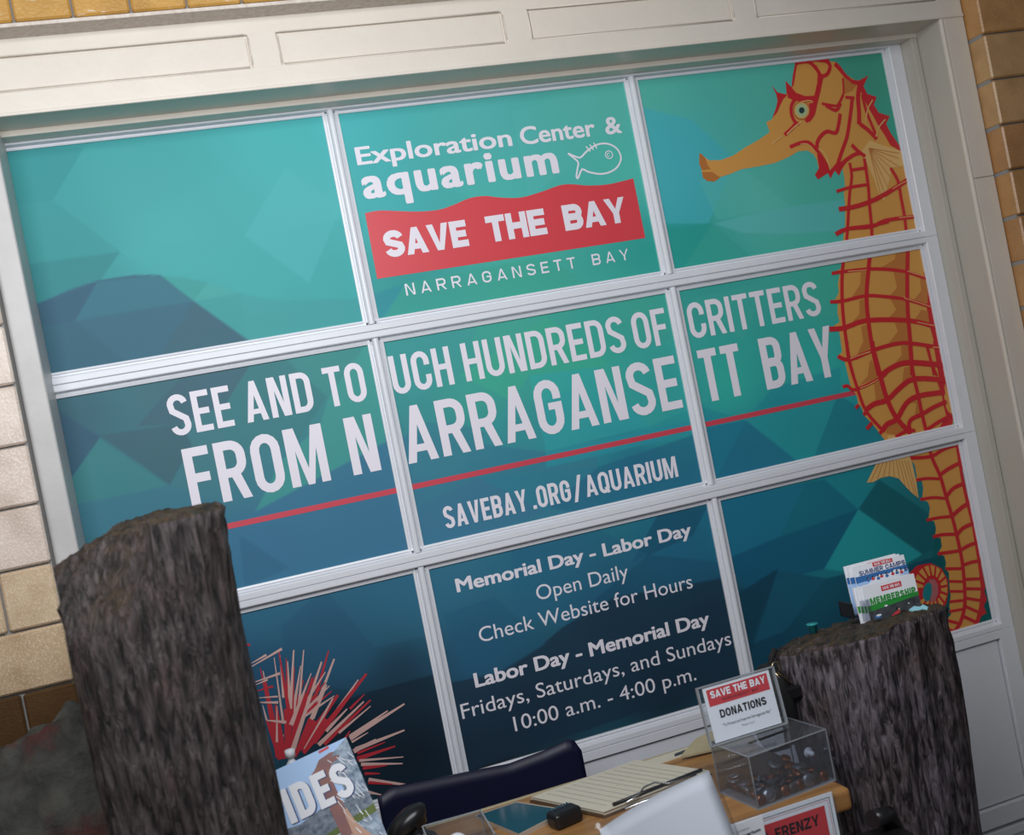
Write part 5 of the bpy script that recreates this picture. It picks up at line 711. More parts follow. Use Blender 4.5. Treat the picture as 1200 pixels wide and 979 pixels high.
# rock behind the left post
bm = bmesh.new(); bmesh.ops.create_icosphere(bm, subdivisions=6, radius=1)
for v in bm.verts:
    c = v.co.copy(); f = .18*noise.noise(c*1.3+Vector((3, 1, 8)))+.08*noise.noise(c*3.5)+.035*noise.noise(c*9)+.015*noise.noise(c*22)
    v.co = c*(1+f)
    z = v.co.z; wdn = 1 if z > 0 else 1.0
    v.co = Vector((v.co.x*.32, v.co.y*.17, max(-.545, z*.555)))
for f in bm.faces:
    f.smooth = True
me = bpy.data.meshes.new('rock'); bm.to_mesh(me); bm.free()
rk = link('rock', me, M['rock']); rk.location = (-.05, -.40, .545)
tag(rk, 'rough dark mossy boulder with red patches behind the tall left post', 'rock')

# table
TZ = .70
tbl = tag(empty('wooden_table', (.8, -.57, 0)), 'varnished light wood table with rounded front edge holding the donation box', 'table')
def P_(mb, name, mat, parent, base): 
    for v in mb.bm.verts: v.co -= Vector(base)
    return mb.build(name, mat, parent)
TB = (.8, -.57, 0)
P_(MB().box(.34, 1.2605, -.785, -.362, TZ-.040, TZ, bev=.008, seg=3), 'tabletop', M['wood'], tbl, TB)
P_(MB().box(.40, 1.235, -.765, -.745, TZ-.11, TZ-.040).box(.40, 1.235, -.40, -.38, TZ-.11, TZ-.040).box(.40, .42, -.745, -.40, TZ-.11, TZ-.040).box(1.215, 1.235, -.745, -.40, TZ-.11, TZ-.040), 'apron', M['wood_dark'], tbl, TB)
for x in (.41, 1.19):
    for y in (-.76, -.42): P_(MB().box(x, x+.035, y, y+.035, 0, TZ-.04, bev=.003), 'leg', M['wood_dark'], tbl, TB)
P_(MB().box(.38, 1.23, -.362, -.352, TZ-.03, TZ-.0005, bev=.002), 'edging', M['manila'], tbl, TB)
bb = tag(P_(MB().tube([(1.264, -.83, .655), (1.30, -.82, .65), (1.325, -.80, .60)], .016, 14).box(1.235, 1.325, -.865, -.79, .0, .625, bev=.012), 'bin', M['black'], None, (1.28, -.83, 0)), 'black plastic bin tucked under the right corner of the wooden table', 'bin')
bb.location = (1.28, -.83, 0)

# donation box
DB = (1.170, -.690, TZ); rzb = math.radians(6)
db = tag(empty('donation_box', DB, rzb), 'clear acrylic donation box with coins and a red headed DONATIONS sign', 'donation box')
w_, d_, h_, t_ = .168, .122, .092, .003
def wallbox(mb, x0, x1, y0, y1, z0, z1): mb.box(x0, x1, y0, y1, z0, z1)
bx = MB()
bx.box(-w_/2, w_/2, -d_/2, -d_/2+t_, 0, h_); bx.box(-w_/2, w_/2, d_/2-t_, d_/2, 0, h_); bx.box(-w_/2, -w_/2+t_, -d_/2+t_, d_/2-t_, 0, h_); bx.box(w_/2-t_, w_/2, -d_/2+t_, d_/2-t_, 0, h_)
bx.build('box_wall', M['acrylic'], db)
MB().box(-w_/2, w_/2, -d_/2, -.012, h_, h_+t_).box(-w_/2, w_/2, .0, d_/2, h_, h_+t_).box(-w_/2, -.045, -.012, 0, h_, h_+t_).box(.045, w_/2, -.012, 0, h_, h_+t_).build('lid', M['acrylic'], db)
MB().box(-w_/2, w_/2, -d_/2, d_/2, 0, .003).build('box_bottom', M['acrylic_edge'], db)
eg = MB()
for x in (-w_/2, w_/2-.0018):
    for y in (-d_/2, d_/2-.0018): eg.box(x, x+.0018, y, y+.0018, 0, h_+t_)
for z in (h_+.0012, .0004):
    for y in (-d_/2, d_/2-.0018): eg.box(-w_/2, w_/2, y-.0003, y+.0018, z, z+.0018)
    for x in (-w_/2, w_/2-.0018): eg.box(x-.0003, x+.0018, -d_/2, d_/2, z, z+.0018)
eg.build('box_edge', M['acrylic_edge'], db)
lk = MB(); lk.lathe([(.001, 0), (.008, 0), (.009, .002), (.009, .0035), (.004, .0035), (.004, .016), (.001, .016)], 20)
lo = lk.build('lock', M['white_plastic'], db, (.050, -d_/2+.020, .058)); lo.rotation_euler = (math.radians(90), 0, 0)
# sign holder standing at the back edge of the lid
sh = empty('sign_holder', (-.018, .030, h_+t_)); sh.parent = db; sh.rotation_euler = (math.radians(-7), 0, math.radians(-5))
SW, SHH = .160, .106
MB().box(-SW/2, SW/2, -.0035, -.0018, 0, SHH).box(-SW/2, SW/2, .0018, .0035, 0, SHH).build('sheet_cover', M['sleeve'], sh)
e2 = MB(); e2.box(-SW/2-.0006, -SW/2+.002, -.0037, .0037, 0, SHH); e2.box(SW/2-.002, SW/2+.0006, -.0037, .0037, 0, SHH); e2.box(-SW/2, SW/2, -.0037, .0037, SHH-.0015, SHH+.0004); e2.box(-SW/2, SW/2, -.0037, .0037, 0, .0022)
e2.build('holder_edge', M['acrylic_edge'], sh)
FS = Frame((-.069, -.0010, .004), (1, 0, 0), (0, 0, 1)); CW, CHt = .138, .099
card = MB().box(-.069, .069, -.0010, .0005, .004, .103).build('sign_card', M['paper'], sh)
sheet('red_header', FS, [(0, 0, [(.006, .064), (.132, .064), (.132, .094), (.006, .094)])], M['ink_red'], sh)
caps('lettering', 'SAVE THE BAY', (.012, .126, .0775, .0905), FS, M['paper'], sh, .22, .08, lift=.001)
caps('lettering', 'NARRAGANSETT BAY', (.034, .108, .0690, .0735), FS, M['ink_black'], sh, .14, .45, lift=.001)
caps('lettering', 'DONATIONS', (.022, .118, .040, .0545), FS, M['ink_black'], sh, .21, .10, lift=.0006)
font_text('lettering', '"To Protect and Improve Narragansett Bay"', (.022, .122, .0245, .0295), FS, M['ink_grey'], sh, .01)
font_text('lettering', 'Thank You!!', (.058, .085, .0150, .0185), FS, M['ink_grey'], sh, 0)
# coins in the box
cm = {}
def coin(r_, th, mat): 
    mb = MB(); mb.lathe([(r_*.98, 0), (r_, .0003), (r_, th-.0003), (r_*.98, th)], 20); mb.lathe([(r_*.82, th-.0002), (r_*.80, th+.0002), (r_*.3, th+.0004)], 16); return mb
rc = random.Random(4); kinds = [('copper', .0095, .0015, 'copper coin'), ('silver', .0121, .0018, 'silver coin'), ('dirty_silver', .0106, .0018, 'tarnished dark coin'), ('copper', .0095, .0015, 'copper coin'), ('dirty_silver', .009, .0014, 'tarnished dark coin')]
Rb = Matrix.Rotation(rzb, 4, 'Z')
for i in range(64):
    mt, rr, th, nm = kinds[i % 5]
    front = i < 16
    if i < 9: lx, ly, lz, tilt = -.070+i*.017, -d_/2+.0075, .004+rr, math.radians(76+rc.uniform(-6, 6))
    elif i < 15: lx, ly, lz, tilt = -w_/2+.016, -d_/2+.018+(i-9)*.018, .004+rr*.8, math.radians(50)
    else: lx, ly, tilt = rc.uniform(-.064, .066), rc.uniform(-.034, .045), math.radians(rc.uniform(-28, 28)); lz = .006+rc.uniform(0, .018)+rr*abs(math.sin(tilt))
    pos = Vector(DB)+Rb@Vector((lx, ly, lz))
    if (mt, rr) not in cm: cm[mt, rr] = coin(rr, th, mt).build('coin', M[mt]); o = cm[mt, rr]
    else: o = bpy.data.objects.new('coin', cm[mt, rr].data); COL.objects.link(o)
    o.location = pos; o.rotation_euler = (tilt, rc.uniform(-.2, .2), rzb+rc.uniform(-.2, .2) if i < 15 else rc.uniform(0, 6))
    if 9 <= i < 15: o.rotation_euler = (0, math.radians(60), rzb)
    on = ['first', 'second', 'third', 'fourth', 'fifth', 'sixth', 'seventh', 'eighth', 'ninth']
    if i < 15:
        kn = {'copper': 'copper', 'silver': 'bright silver', 'dirty_silver': 'tarnished dark'}[mt]
        tag(o, ('%s coin, %s from the left along the front wall of the donation box' % (kn, on[i])) if i < 9 else ('%s coin, %s from the front along the left wall of the donation box' % (kn, on[i-9])), 'coin', 'coins in the donation box')
        continue
    tag(o, {'copper': 'copper coin lying in the loose heap inside the donation box', 'silver': 'bright silver coin lying in the heap inside the donation box', 'dirty_silver': 'tarnished dark coin lying in the heap inside the donation box'}[mt], 'coin', 'coins in the donation box')

# framed notice on the table front
FN = empty('hanging_notice', (1.08, -.7895, .597)); tag(FN, 'white notice with red box reading FEEDING FRENZY on the table front', 'sign')
MB().box(-.14, .14, -.0012, .0012, -.108, .108).build('notice_card', M['paper'], FN)
MB().box(-.146, .146, -.0030, -.0016, -.113, .112).build('sleeve', M['sleeve'], FN)
FF = Frame((-.14, -.0012, -.108), (1, 0, 0), (0, 0, 1)); lay = []
for ins, wt, mi in ((.0065, .0011, 0), (.0105, .0007, 1)):
    a, b, c_, d = ins, .28-ins, ins, .216-ins
    for q in ([(a, d-wt), (b, d-wt), (b, d), (a, d)], [(b-wt, c_), (b, c_), (b, d-wt), (b-wt, d-wt)], [(a, c_), (b, c_), (b, c_+wt), (a, c_+wt)], [(a, c_), (a+wt, c_), (a+wt, d), (a, d)]): lay.append((mi, 0, q))
sheet('border', FF, lay, [M['ink_black'], M['red_print']], FN, lift=.0003)
sheet('red_field', FF, [(0, 0, [(.02, .130), (.261, .130), (.261, .198), (.02, .198)])], M['red_print'], FN, lift=.0003)
caps('lettering', 'FEEDING', (.048, .146, .168, .187), FF, M['ink_black'], FN, .21, .09)
caps('lettering', 'FRENZY', (.160, .246, .168, .187), FF, M['ink_black'], FN, .21, .09)
font_text('lettering', 'at the aquarium', (.085, .235, .142, .156), FF, M['ink_black'], FN, .03)

# small card in front of the notice
sc = empty('small_card', (1.024, -.822, .6715), math.radians(4)); tag(sc, 'small white card with fine black print left of the red notice', 'card')
MB().box(-.045, .045, -.0008, .0008, -.060, .046).build('card', M['paper'], sc)
FC = Frame((-.045, -.0008, -.060), (1, 0, 0), (0, 0, 1))
font_text('lettering', 'for more details on', (.030, .062, .092, .0955), FC, M['ink_grey'], sc)
font_text('lettering', 'the aquarium', (.022, .082, .082, .0875), FC, M['ink_black'], sc, .03)
font_text('lettering', 'visit us', (.048, .064, .076, .0785), FC, M['ink_grey'], sc)
MB().box(-.01, .01, .0008, .036, -.055, -.045).build('clip', M['black'], sc)

# big blank sheet in a sleeve on a floor stand, nearest the camera
ang = math.atan2(.093, .248); ss = empty('sign_stand', (.846, -.925, 0), ang); tag(ss, 'blank white sheet in a clear plastic sleeve standing nearest the camera', 'sign')
cs = MB(); Wd, Ht = .224, .29
def curved(mb, x0, x1, z0, z1, th, bow, mi=0, n=12):
    F_, B_ = [], []
    for j in range(n+1):
        z = z0+(z1-z0)*j/n; row, rb = [], []
        for i in range(n+1):
            x = x0+(x1-x0)*i/n; sl = (i/n-.5)*2; y = bow*(sl*sl)-(.84-z)*.26+.004*((j/n-.5)*2)**2*sl
            row.append(mb.bm.verts.new((x, y, z))); rb.append(mb.bm.verts.new((x, y+th, z)))
        F_.append(row); B_.append(rb)
    for G in (F_, B_):
        for j in range(n):
            for i in range(n): mb.bm.faces.new((G[j][i], G[j][i+1], G[j+1][i+1], G[j+1][i])).smooth = True
    for i in range(n):
        mb.bm.faces.new((F_[0][i], F_[0][i+1], B_[0][i+1], B_[0][i])); mb.bm.faces.new((F_[n][i], F_[n][i+1], B_[n][i+1], B_[n][i]))
        mb.bm.faces.new((F_[i][0], F_[i+1][0], B_[i+1][0], B_[i][0])); mb.bm.faces.new((F_[i][n], F_[i+1][n], B_[i+1][n], B_[i][n]))
curved(cs, -.120, .121, .545, .842, .0006, -.012); cs.build('paper_sheet', M['paper'], ss)
cs = MB(); curved(cs, -.127, .126, .540, .853, .0006, -.012); 
sl = cs.build('sleeve', M['sleeve'], ss); sl.location = (0, -.004, 0)
MB().box(-.11, .11, -.085, .085, 0, .012, bev=.004).build('base_plate', M['black'], ss)
MB().tube([(0, .012, .0), (0, .012, .70)], .007, 12).build('pole', M['black'], ss)
MB().box(-.10, .10, -.080, .012, .535, .545).build('crossbar', M['black'], ss)

# clipboard with pad
cA, cB, cD = Vector((.792, -.388, TZ)), Vector((1.03, -.372, TZ)), Vector((.862, -.585, TZ))
ux = (cB-cA).normalized(); uy_ = Vector((-ux.y, ux.x, 0)); aC = math.atan2(ux.y, ux.x)
ax2 = (cD-cA).normalized()
cb = tag(empty('clipboard', (.94, -.485, TZ), math.radians(4)), 'brown clipboard with a cream lined pad lying on the wooden table', 'clipboard')
quad = [(-.150, .093), (.095, .105), (.165, -.075), (-.078, -.100)]
def qpoly(k, z=0): return [(q[0]*k, q[1]*k) for q in quad]
U3 = ((1, 0, 0), (0, 1, 0), (0, 0, 1))
MB().prism(qpoly(1.0), (0, 0, 0), *U3, .0, .005).build('board', M['wood_dark'], cb)
pd = MB()
for i in range(6):
    jx, jy = random.uniform(-.002, .002), random.uniform(-.002, .002)
    pd.prism([(x*.97+jx, y*.97+jy) for x, y in quad], (0, 0, 0), *U3, .0052+i*.0012, .0062+i*.0012, mi=0 if i == 5 else (i % 2))
pd.build('pad', [M['paper_cream'], M['paper_edge']], cb)
Fp = Frame((0, 0, .0124), (1, 0, 0), (0, 1, 0)); lay = []
A_, B_, C_, D_ = (Vector(q)*.97 for q in quad)
for i in range(11):       # rules run parallel to the long left edge
    s = .10+i*.078; a = A_.lerp(B_, s); b = D_.lerp(C_, s); a2 = a.lerp(b, .07); b2 = a.lerp(b, .90); d = (b2-a2).normalized(); n_ = Vector((-d.y, d.x))*.00045
    lay.append((0, 0, [tuple(a2-n_), tuple(b2-n_), tuple(b2+n_), tuple(a2+n_)]))
sheet('ruled_line', Fp, lay, M['ink_grey'], cb, lift=.0002)
E_ = D_.lerp(C_, .10); G_ = D_.lerp(C_, .95); d = (G_-E_).normalized(); nn = Vector((-d.y, d.x))
ck = MB(); ck.tube([(*(E_+nn*.004), .016), (*(G_+nn*.004), .016)], .0032, 10); ck.box(0, .001, 0, .001, .012, .013); ck.build('clip_bar', M['black'], cb)
wv = MB(); wv.tube([(*(E_+d*.02-nn*.010), .016), (*(E_+d*.05-nn*.006), .019), (*(E_+d*.075+nn*.012), .022), (*(E_+d*.10+nn*.014), .022), (*(E_+d*.12-nn*.004), .018), (*(E_+d*.18-nn*.008), .016)], .0018, 8)
wv.tube([(*(E_+d*.01-nn*.020), .010), (*(E_+d*.20-nn*.016), .010)], .0020, 8); wv.build('clip_wire', M['chrome'], cb)

# tablet and the black block resting against it
tq = [(.672, -.402), (.760, -.396), (.826, -.515), (.716, -.560)]
tt = tag(empty('tablet', (.74, -.47, TZ)), 'thin tablet with dark teal screen lying flat beside the clipboard', 'tablet')
MB().prism([(x-.74, y+.47) for x, y in tq], (0, 0, 0), *U3, 0, .008).build('case', M['cream_edge'], tt)
MB().prism([((x-.742)*.94, (y+.468)*.94) for x, y in tq], (0, 0, 0), *U3, .008, .0088).build('screen', M['tablet'], tt)
rd = empty('card_reader', (.805, -.560, TZ), math.radians(14)); tag(rd, 'small rounded black plastic block at the front edge of the tablet', 'device')
MB().box(-.030, .030, -.020, .020, 0, .030, bev=.009, seg=4).build('body', M['black'], rd)
rg = MB()
for i in range(7): rg.box(-.020+i*.006, -.0175+i*.006, .004, .016, .0295, .0315)
rg.build('ridge', M['chrome'], rd)

# small open clear box with a white ball
OB = (.605, -.575, TZ)
ob = tag(empty('clear_tray', OB, math.radians(-4)), 'small open clear plastic box holding a white ball at the table front', 'container')
w2, d2, h2 = .112, .14, .052
MB().box(-w2/2, w2/2, -d2/2, -d2/2+.002, 0, h2).box(-w2/2, w2/2, d2/2-.002, d2/2, 0, h2).box(-w2/2, -w2/2+.002, -d2/2, d2/2, 0, h2).box(w2/2-.002, w2/2, -d2/2, d2/2, 0, h2).build('tray_wall', M['acrylic'], ob)
MB().box(-w2/2, w2/2, -d2/2, d2/2, 0, .002).build('tray_bottom', M['acrylic'], ob)
e3 = MB()
for y in (-d2/2, d2/2-.0026): e3.box(-w2/2, w2/2, y, y+.0026, h2, h2+.0018)
for x in (-w2/2, w2/2-.0026): e3.box(x, x+.0026, -d2/2, d2/2, h2, h2+.0018); e3.box(x, x+.002, d2/2-.002, d2/2, 0, h2)
e3.build('rim', M['acrylic_edge'], ob)
bl = MB(); bb2 = bmesh.new(); bmesh.ops.create_uvsphere(bb2, u_segments=32, v_segments=18, radius=.021); bl.join(bb2, 0, smooth=True)
wb = bl.build('ball', M['white_plastic']); wb.location = (.603, -.560, TZ+.0225); tag(wb, 'plain white ball inside the small open clear box', 'ball')

# black turned object (stand with a rounded head)
bo = tag(empty('desk_object', (.553, -.44, TZ)), 'black rounded stubby plastic object standing between booklet and clear box', 'object')
MB().lathe([(.002, 0), (.034, 0), (.036, .004), (.034, .012), (.018, .020), (.016, .034), (.022, .040), (.021, .062), (.018, .068), (.002, .070)], 32).build('body', M['black'], bo)
hb = MB(); b3 = bmesh.new(); bmesh.ops.create_uvsphere(b3, u_segments=28, v_segments=14, radius=1); bmesh.ops.scale(b3, vec=(.046, .026, .022), verts=b3.verts)
hb.join(b3, 0, mat=Matrix.Translation((-.016, .0, .046)) @ Matrix.Rotation(math.radians(-30), 4, 'Y'), smooth=True); hb.build('hood', M['black'], bo)

# booklet standing up, front left of the table
mg = empty('booklet', (.447, -.566, TZ)); tag(mg, 'glossy booklet titled TIDES with an arm splashing out of water', 'booklet')
BRc, TRc, TLd = Vector((.4905, -.580, .700)), Vector((.452, -.520, .950)), Vector((.3228, -.520, .9475))
upv = (TRc-Vector((.4815, -.58, .7897))).normalized(); rtv = (TRc-TLd).normalized(); rtv = (rtv-upv*rtv.dot(upv)).normalized()
Hh = .262; Wm = .186; bl0 = TRc-rtv*Wm-upv*Hh
zmin = min(bl0.z, (bl0+rtv*Wm).z)
Hh -= max(0, (TZ+.001-zmin))/max(.2, upv.z); bl0 = TRc-rtv*Wm-upv*Hh
FM = Frame(bl0-Vector(mg.location), rtv, upv)
def slab(name, fr_, w, h, t, mat, parent):
    mb = MB(); mb.prism([(0, 0), (w, 0), (w, h), (0, h)], fr_.o, fr_.ux, fr_.uy, fr_.n, -t, 0); return mb.build(name, mat, parent)
slab('page_block', FM, Wm, Hh, .005, M['paper'], mg)
W_, H_ = Wm, Hh
def circle(cx, cy, rx, ry=None, n=20): return [(cx+rx*math.cos(2*math.pi*i/n), cy+(ry or rx)*math.sin(2*math.pi*i/n)) for i in range(n)]
mm = [M['sky_print'], M['town_print'], M['grass_print'], M['water_print'], M['skin_print'], M['skin_light'], M['orange_print'], M['red_print'], M['paper'], M['ink_black']]
def fy(v): return H_-v     # measured down from the top edge
arm = [(.122, fy(.195)), (.116, fy(.15)), (.114, fy(.10)), (.116, fy(.060)), (.108, fy(.046)), (.106, fy(.034)), (.116, fy(.028)), (.128, fy(.016)), (.150, fy(.012)), (.158, fy(.014)), (.150, fy(.019)), (.164, fy(.022)), (.160, fy(.028)), (.148, fy(.030)), (.142, fy(.036)), (.136, fy(.048)), (.138, fy(.10)), (.142, fy(.14)), (.158, fy(.165)), (.172, fy(.195))]
lay = [(0, 0, [(0, fy(.112)), (W_, fy(.112)), (W_, H_), (0, H_)]), (3, 1, [(.145, fy(.02)), (W_, fy(.0)), (W_, fy(.2)), (.13, fy(.2)), (.15, fy(.1))]), (1, 2, [(0, fy(.146)), (.05, fy(.144)), (.11, fy(.142)), (W_, fy(.125)), (W_, fy(.098)), (.15, fy(.095)), (.10, fy(.092)), (.06, fy(.100)), (.03, fy(.096)), (0, fy(.104))]),
       (2, 3, [(0, fy(.152)), (W_, fy(.136)), (W_, fy(.122)), (.06, fy(.138)), (0, fy(.142))]), (3, 3, [(0, 0), (W_, 0), (W_, fy(.136)), (.05, fy(.150)), (0, fy(.150))]),
       (4, 5, arm), (5, 6, [(.140, fy(.195)), (.134, fy(.15)), (.134, fy(.11)), (.141, fy(.11)), (.147, fy(.14)), (.162, fy(.166)), (.180, fy(.195))]), (6, 6, circle(.058, fy(.176), .030)), (7, 7, circle(.100, fy(.172), .010, .012)),
       (7, 7, [(0, fy(.016)), (.046, fy(.016)), (.046, fy(.006)), (0, fy(.006))]), (7, 7, [(.133, fy(.006)), (.152, fy(.0045)), (.152, fy(.0005)), (.133, fy(.002))])]
rs = random.Random(9)
for i in range(46):          # streaks of spray
    x = rs.uniform(.13, .182); y = rs.uniform(.02, .19); l = rs.uniform(.006, .022); a = rs.uniform(-1.4, -.5)
    q = _stroke([(x, fy(y)), (min(W_-.001, x+l*math.cos(a)), fy(y)+l*math.sin(a))], rs.uniform(.0006, .0016)); lay.append((8, 8, q[0]))
for i in range(30):
    x = rs.uniform(.01, .17); y = rs.uniform(.155, .2); lay.append((8 if i % 2 else 1, 4, _stroke([(x, fy(y)), (x+.012, fy(y)+rs.uniform(-.002, .002))], .0010)[0]))
sheet('cover', FM, lay, mm, mg, lift=.0002, step=.00012)
tsh = (.0022, -.0016)
for off, mt, lf in ((tsh, M['navy_ink'], .0014), ((0, 0), M['paper'], .0018)):
    caps('title_lettering', 'TIDES', (.012+off[0], .166+off[0], fy(.094)+off[1], fy(.034)+off[1]), FM, mt, mg, .20, .09, lift=lf)

# capped white tube behind the booklet
wt = MB(); wt.lathe([(.002, 0), (.010, 0), (.010, .205), (.006, .210), (.006, .216), (.009, .216), (.009, .230), (.002, .231)], 20)
wo_ = wt.build('glue_bottle', M['white_plastic']); wo_.location = (.402, -.44, TZ); tag(wo_, 'narrow white plastic bottle peeking out between left post and booklet', 'bottle')
wo_.location = (.356, -.42, TZ)

# navy chair behind the table
nc = tag(empty('plastic_chair', (.745, -.17, 0)), 'navy blue chair with a low curved back behind the table', 'chair')
def back(mb):
    n = 40; prof = [(0, .500), (.010, .727), (.030, .737), (.075, .733), (.16, .724), (.29, .712), (.37, .719), (.43, .730), (.447, .722), (.452, .70), (.440, .50)]
    F_, B_ = [], []
    for i in range(n+1):
        u = i/n; x = .452*u
        zt = np.interp(x, [p[0] for p in prof[1:-1]], [p[1] for p in prof[1:-1]]); y = .012*(1-(2*u-1)**2)
        for (L_, o_) in ((F_, 0), (B_, .008)):
            L_.append([mb.bm.verts.new((x-.226, y+o_-.02, z)) for z in [.52+(zt-.52)*k/8 for k in range(9)]])
    for G in (F_, B_):
        for i in range(n):
            for k in range(8): mb.bm.faces.new((G[i][k], G[i+1][k], G[i+1][k+1], G[i][k+1])).smooth = True
    for i in range(n):
        for k in (0, 8): mb.bm.faces.new((F_[i][k], F_[i+1][k], B_[i+1][k], B_[i][k]))
    for i in (0, n):
        for k in range(8): mb.bm.faces.new((F_[i][k], F_[i][k+1], B_[i][k+1], B_[i][k]))
    return mb
back(MB()).build('backrest', M['navy'], nc)
MB().box(-.22, .22, -.21, .07, .43, .45, bev=.008).build('seat', M['navy'], nc)
for x in (-.20, .20):
    MB().tube([(x, .05, 0), (x, .045, .45), (x*1.04, .008, .60)], .011, 12).build('leg', M['black'], nc); MB().tube([(x, -.19, 0), (x, -.18, .44)], .011, 12).build('leg', M['black'], nc)

# manila folder and leaflet at the back right of the table
mf = MB().prism([(-.085, -.035), (.075, -.06), (.085, .0), (.03, .03), (-.02, .02), (-.06, -.012)], (0, 0, 0), *U3, 0, .004).build('folder', M['manila'])
mf.location = (1.185, -.395, TZ+.0); mf.rotation_euler = (math.radians(9), 0, 0); mf.location.z = TZ+.012; tag(mf, 'beige card folder lying behind the donation box at the table back', 'folder')
lf = MB().box(-.075, .075, -.018, .018, 0, .002).build('leaflet', M['paper_cream']); lf.location = (1.075, -.388, TZ); lf.rotation_euler = (0, 0, math.radians(4)); tag(lf, 'cream paper strip lying along the back edge of the table', 'paper')
sheet('dark_picture', Frame((-.075, -.018, .002), (1, 0, 0), (0, 1, 0)), [(0, 0, [(.10, .006), (.145, .010), (.142, .026), (.108, .022)])], M['dark_print'], lf)

# brochures on top of the right piling
hd = tag(empty('brochure_holder', (1.528, -.580, .928), math.radians(-1)), 'small black wire brochure holder on top of the right piling', 'holder')
MB().box(-.078, -.074, -.010, .035, 0, .030).box(-.078, .060, .031, .035, 0, .02).box(-.078, .060, -.004, .035, 0, .002).build('rack', M['black'], hd)
MB().box(-.079, -.060, -.050, -.046, 0, .040).build('clear_side', M['acrylic'], hd)
def brochure(loc, w, h, layers, mats, texts, label, group, rz=0, tilt=-4):
    r_ = empty('brochure', loc, math.radians(rz), math.radians(tilt)); tag(r_, label, 'brochure', group)
    MB().box(-w/2, w/2, -.0012, .0012, 0, h).build('leaves', M['paper'], r_)
    f_ = Frame((-w/2, -.0012, 0), (1, 0, 0), (0, 0, 1)); 
    if layers: sheet('cover_print', f_, layers, mats, r_, lift=.0002, step=.0001)
    for t in texts:
        caps('lettering', t[0], t[1], f_, t[2], r_, t[3], t[4], lift=.0008)
    return r_
bw, bh = .120, .105
sm = [M['sky_print'], M['blue_print'], M['red_print'], M['ink_black'], M['paper'], M['green'], M['dark_print'], M['skin_light']]
rp_ = random.Random(3)
def heads(y, n, x0, x1, s=.005):
    o_ = []
    for i in range(n):
        x = x0+(x1-x0)*i/(n-1)+rp_.uniform(-.002, .002); o_ += [(2 if i % 2 else 1, 3, circle(x, y+rp_.uniform(-.001, .002), s, s*.7, 8)), (3, 4, circle(x, y+s*1.1, s*.55, s*.6, 8)), (7, 5, circle(x+.001, y+s*.9, s*.3, s*.35, 6))]
    return o_
Lc = [(1, 0, [(0, .083), (bw, .083), (bw, .074), (0, .070)]), (0, 0, [(0, .070), (bw, .074), (bw, .0), (0, .0)]), (4, 1, [(.02, .062), (.05, .077), (.075, .074), (.09, .079), (.115, .074), (.09, .06)]), (2, 1, [(.044, .0945), (.090, .0945), (.090, .1025), (.044, .1025)])]+heads(.071, 9, .028, .114, .0042)
Tc = [('SUMMER CAMPS', (.010, .116, .0840, .0930), M['navy_ink'], .19, .13), ('SAVE THE BAY.', (.047, .087, .0962, .1010), M['paper'], .20, .10)]
tc2 = [('SUMMER CAMPS', (.010, .116, .0840, .0930), M['navy_ink'], .19, .13)]
brochure((1.5275, -.5685, .920), bw, bh+.001, Lc, sm, tc2, 'white SUMMER CAMPS brochure, rearmost of the upper stack on the post', 'summer camp brochures', -1)
brochure((1.531, -.5755, .920), bw, bh, Lc, sm, tc2, 'white SUMMER CAMPS brochure, middle one of the upper stack on the post', 'summer camp brochures', -1)
brochure((1.5375, -.5825, .920), bw-.002, bh-.002, Lc, sm, Tc, 'white and blue SUMMER CAMPS brochure, frontmost of the upper stack', 'summer camp brochures', -1)
bw2, bh2 = .116, .072
Lm = [(5, 0, [(0, .0335), (bw2, .0375), (bw2, .027), (0, .020)]), (6, 0, [(0, .022), (bw2, .030), (bw2, 0), (0, 0)]), (2, 1, [(.038, .0545), (.084, .0545), (.084, .0650), (.038, .0650)]), (2, 2, [(.045, .004), (.058, .010), (.066, .012), (.068, .004)]), (3, 3, circle(.064, .0145, .004, .0035, 10)), (7, 4, circle(.066, .0135, .0022, .0025, 8)), (4, 2, circle(.090, .019, .0018, .0012, 8)), (4, 2, circle(.040, .026, .004, .0018, 8)), (1, 2, circle(.018, .010, .008, .004, 10)), (4, 3, circle(.020, .012, .006, .002, 10)), (4, 2, [(.05, .0), (.12, .008), (.12, .005), (.07, .0)])]
Tm = [('MEMBERSHIP', (.008, .111, .0345, .0475), M['green'], .24, .12), ('SAVE THE BAY.', (.041, .081, .0570, .0625), M['paper'], .20, .10)]
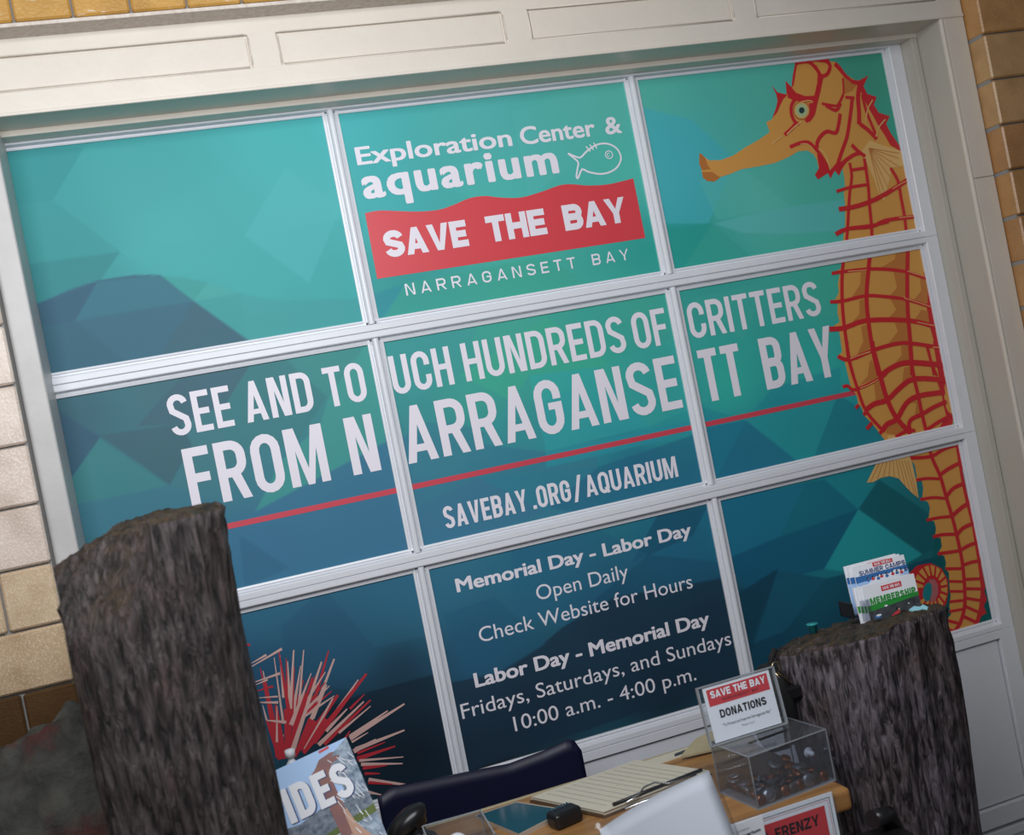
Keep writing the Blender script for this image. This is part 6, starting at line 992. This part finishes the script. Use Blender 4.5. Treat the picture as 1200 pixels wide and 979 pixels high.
for i in range(4):
    lb = ['white and green MEMBERSHIP brochure, frontmost of the lower stack', 'MEMBERSHIP brochure just behind the frontmost one of the lower stack', 'third MEMBERSHIP brochure from the front of the lower stack', 'rearmost MEMBERSHIP brochure of the lower stack on the post'][i]
    brochure((1.5215-.0035*i, -.626+.006*i, .920), bw2, bh2-.0006*i, Lm if i == 0 else [(5, 0, [(0, .0335), (bw2, .0375), (bw2, .027), (0, .020)])], sm, Tm if i == 0 else [], lb, 'membership brochures', -1)

# small bits
tcp = MB(); tcp.lathe([(.002, 0), (.007, 0), (.0095, .016), (.0115, .0165), (.0115, .019), (.002, .019)], 20); tc_ = tcp.build('push_pin', M['teal_cap'], None, (1.3890, -.535, .908)); tag(tc_, 'tiny teal plastic cap standing on the left rim of the right piling', 'cap')
sp = MB(); sp.prism([(-.02, .004), (-.004, .010), (.006, .003), (.014, .008), (.018, -.004), (.010, -.014), (.006, -.004), (-.012, -.006)], (0, 0, 0), *U3, 0, .0025); so = sp.build('scrap', M['aqua'], None, (1.530, -.690, .940)); so.rotation_euler = (math.radians(25), 0, 0); tag(so, 'pale blue torn scrap on the front right rim of the right piling', 'paper scrap')

# black bag hanging on the left side of the right piling
bg_ = tag(empty('hanging_bag', (1.252, -.560, 0)), 'black fabric bag hanging between donation sign and right piling', 'bag')
bmb = MB(); b4 = bmesh.new(); bmesh.ops.create_uvsphere(b4, u_segments=36, v_segments=24, radius=1)
for v in b4.verts:
    c = v.co; t = (c.z+1)/2; k = .034+.012*(1-t)
    v.co = Vector((math.copysign(abs(c.x)**.7, c.x)*k*(.65+.35*(1-t))+.012*t+.004*noise.noise(c*3), math.copysign(abs(c.y)**.7, c.y)*.05, .715+.165*(c.z*.5+.5)+.006*noise.noise(c*2.5)))
bmb.join(b4, 0, smooth=True); bmb.build('pouch', M['black_matte'], bg_)
MB().tube([(.012, 0, .85), (.022, .0, .89), (.034, .0, .905)], .006, 8).build('strap', M['black_matte'], bg_)
bc = tag(empty('binder_clip', (1.262, -.60, .845)), 'metal wire clip hooked beside the top corner of the DONATIONS sign', 'clip')
MB().tube([(-.006, 0, .030), (-.012, 0, .040), (-.006, 0, .047), (.004, 0, .045), (.006, 0, .036), (.0, 0, .028), (.030, 0, -.01)], .0017, 8).tube([(-.004, .004, .026), (.018, .004, -.012)], .0015, 8).build('wire', M['brass'], bc)
MB().box(.004, .040, -.006, .006, -.030, -.006, bev=.004).build('jaw', M['black'], bc)
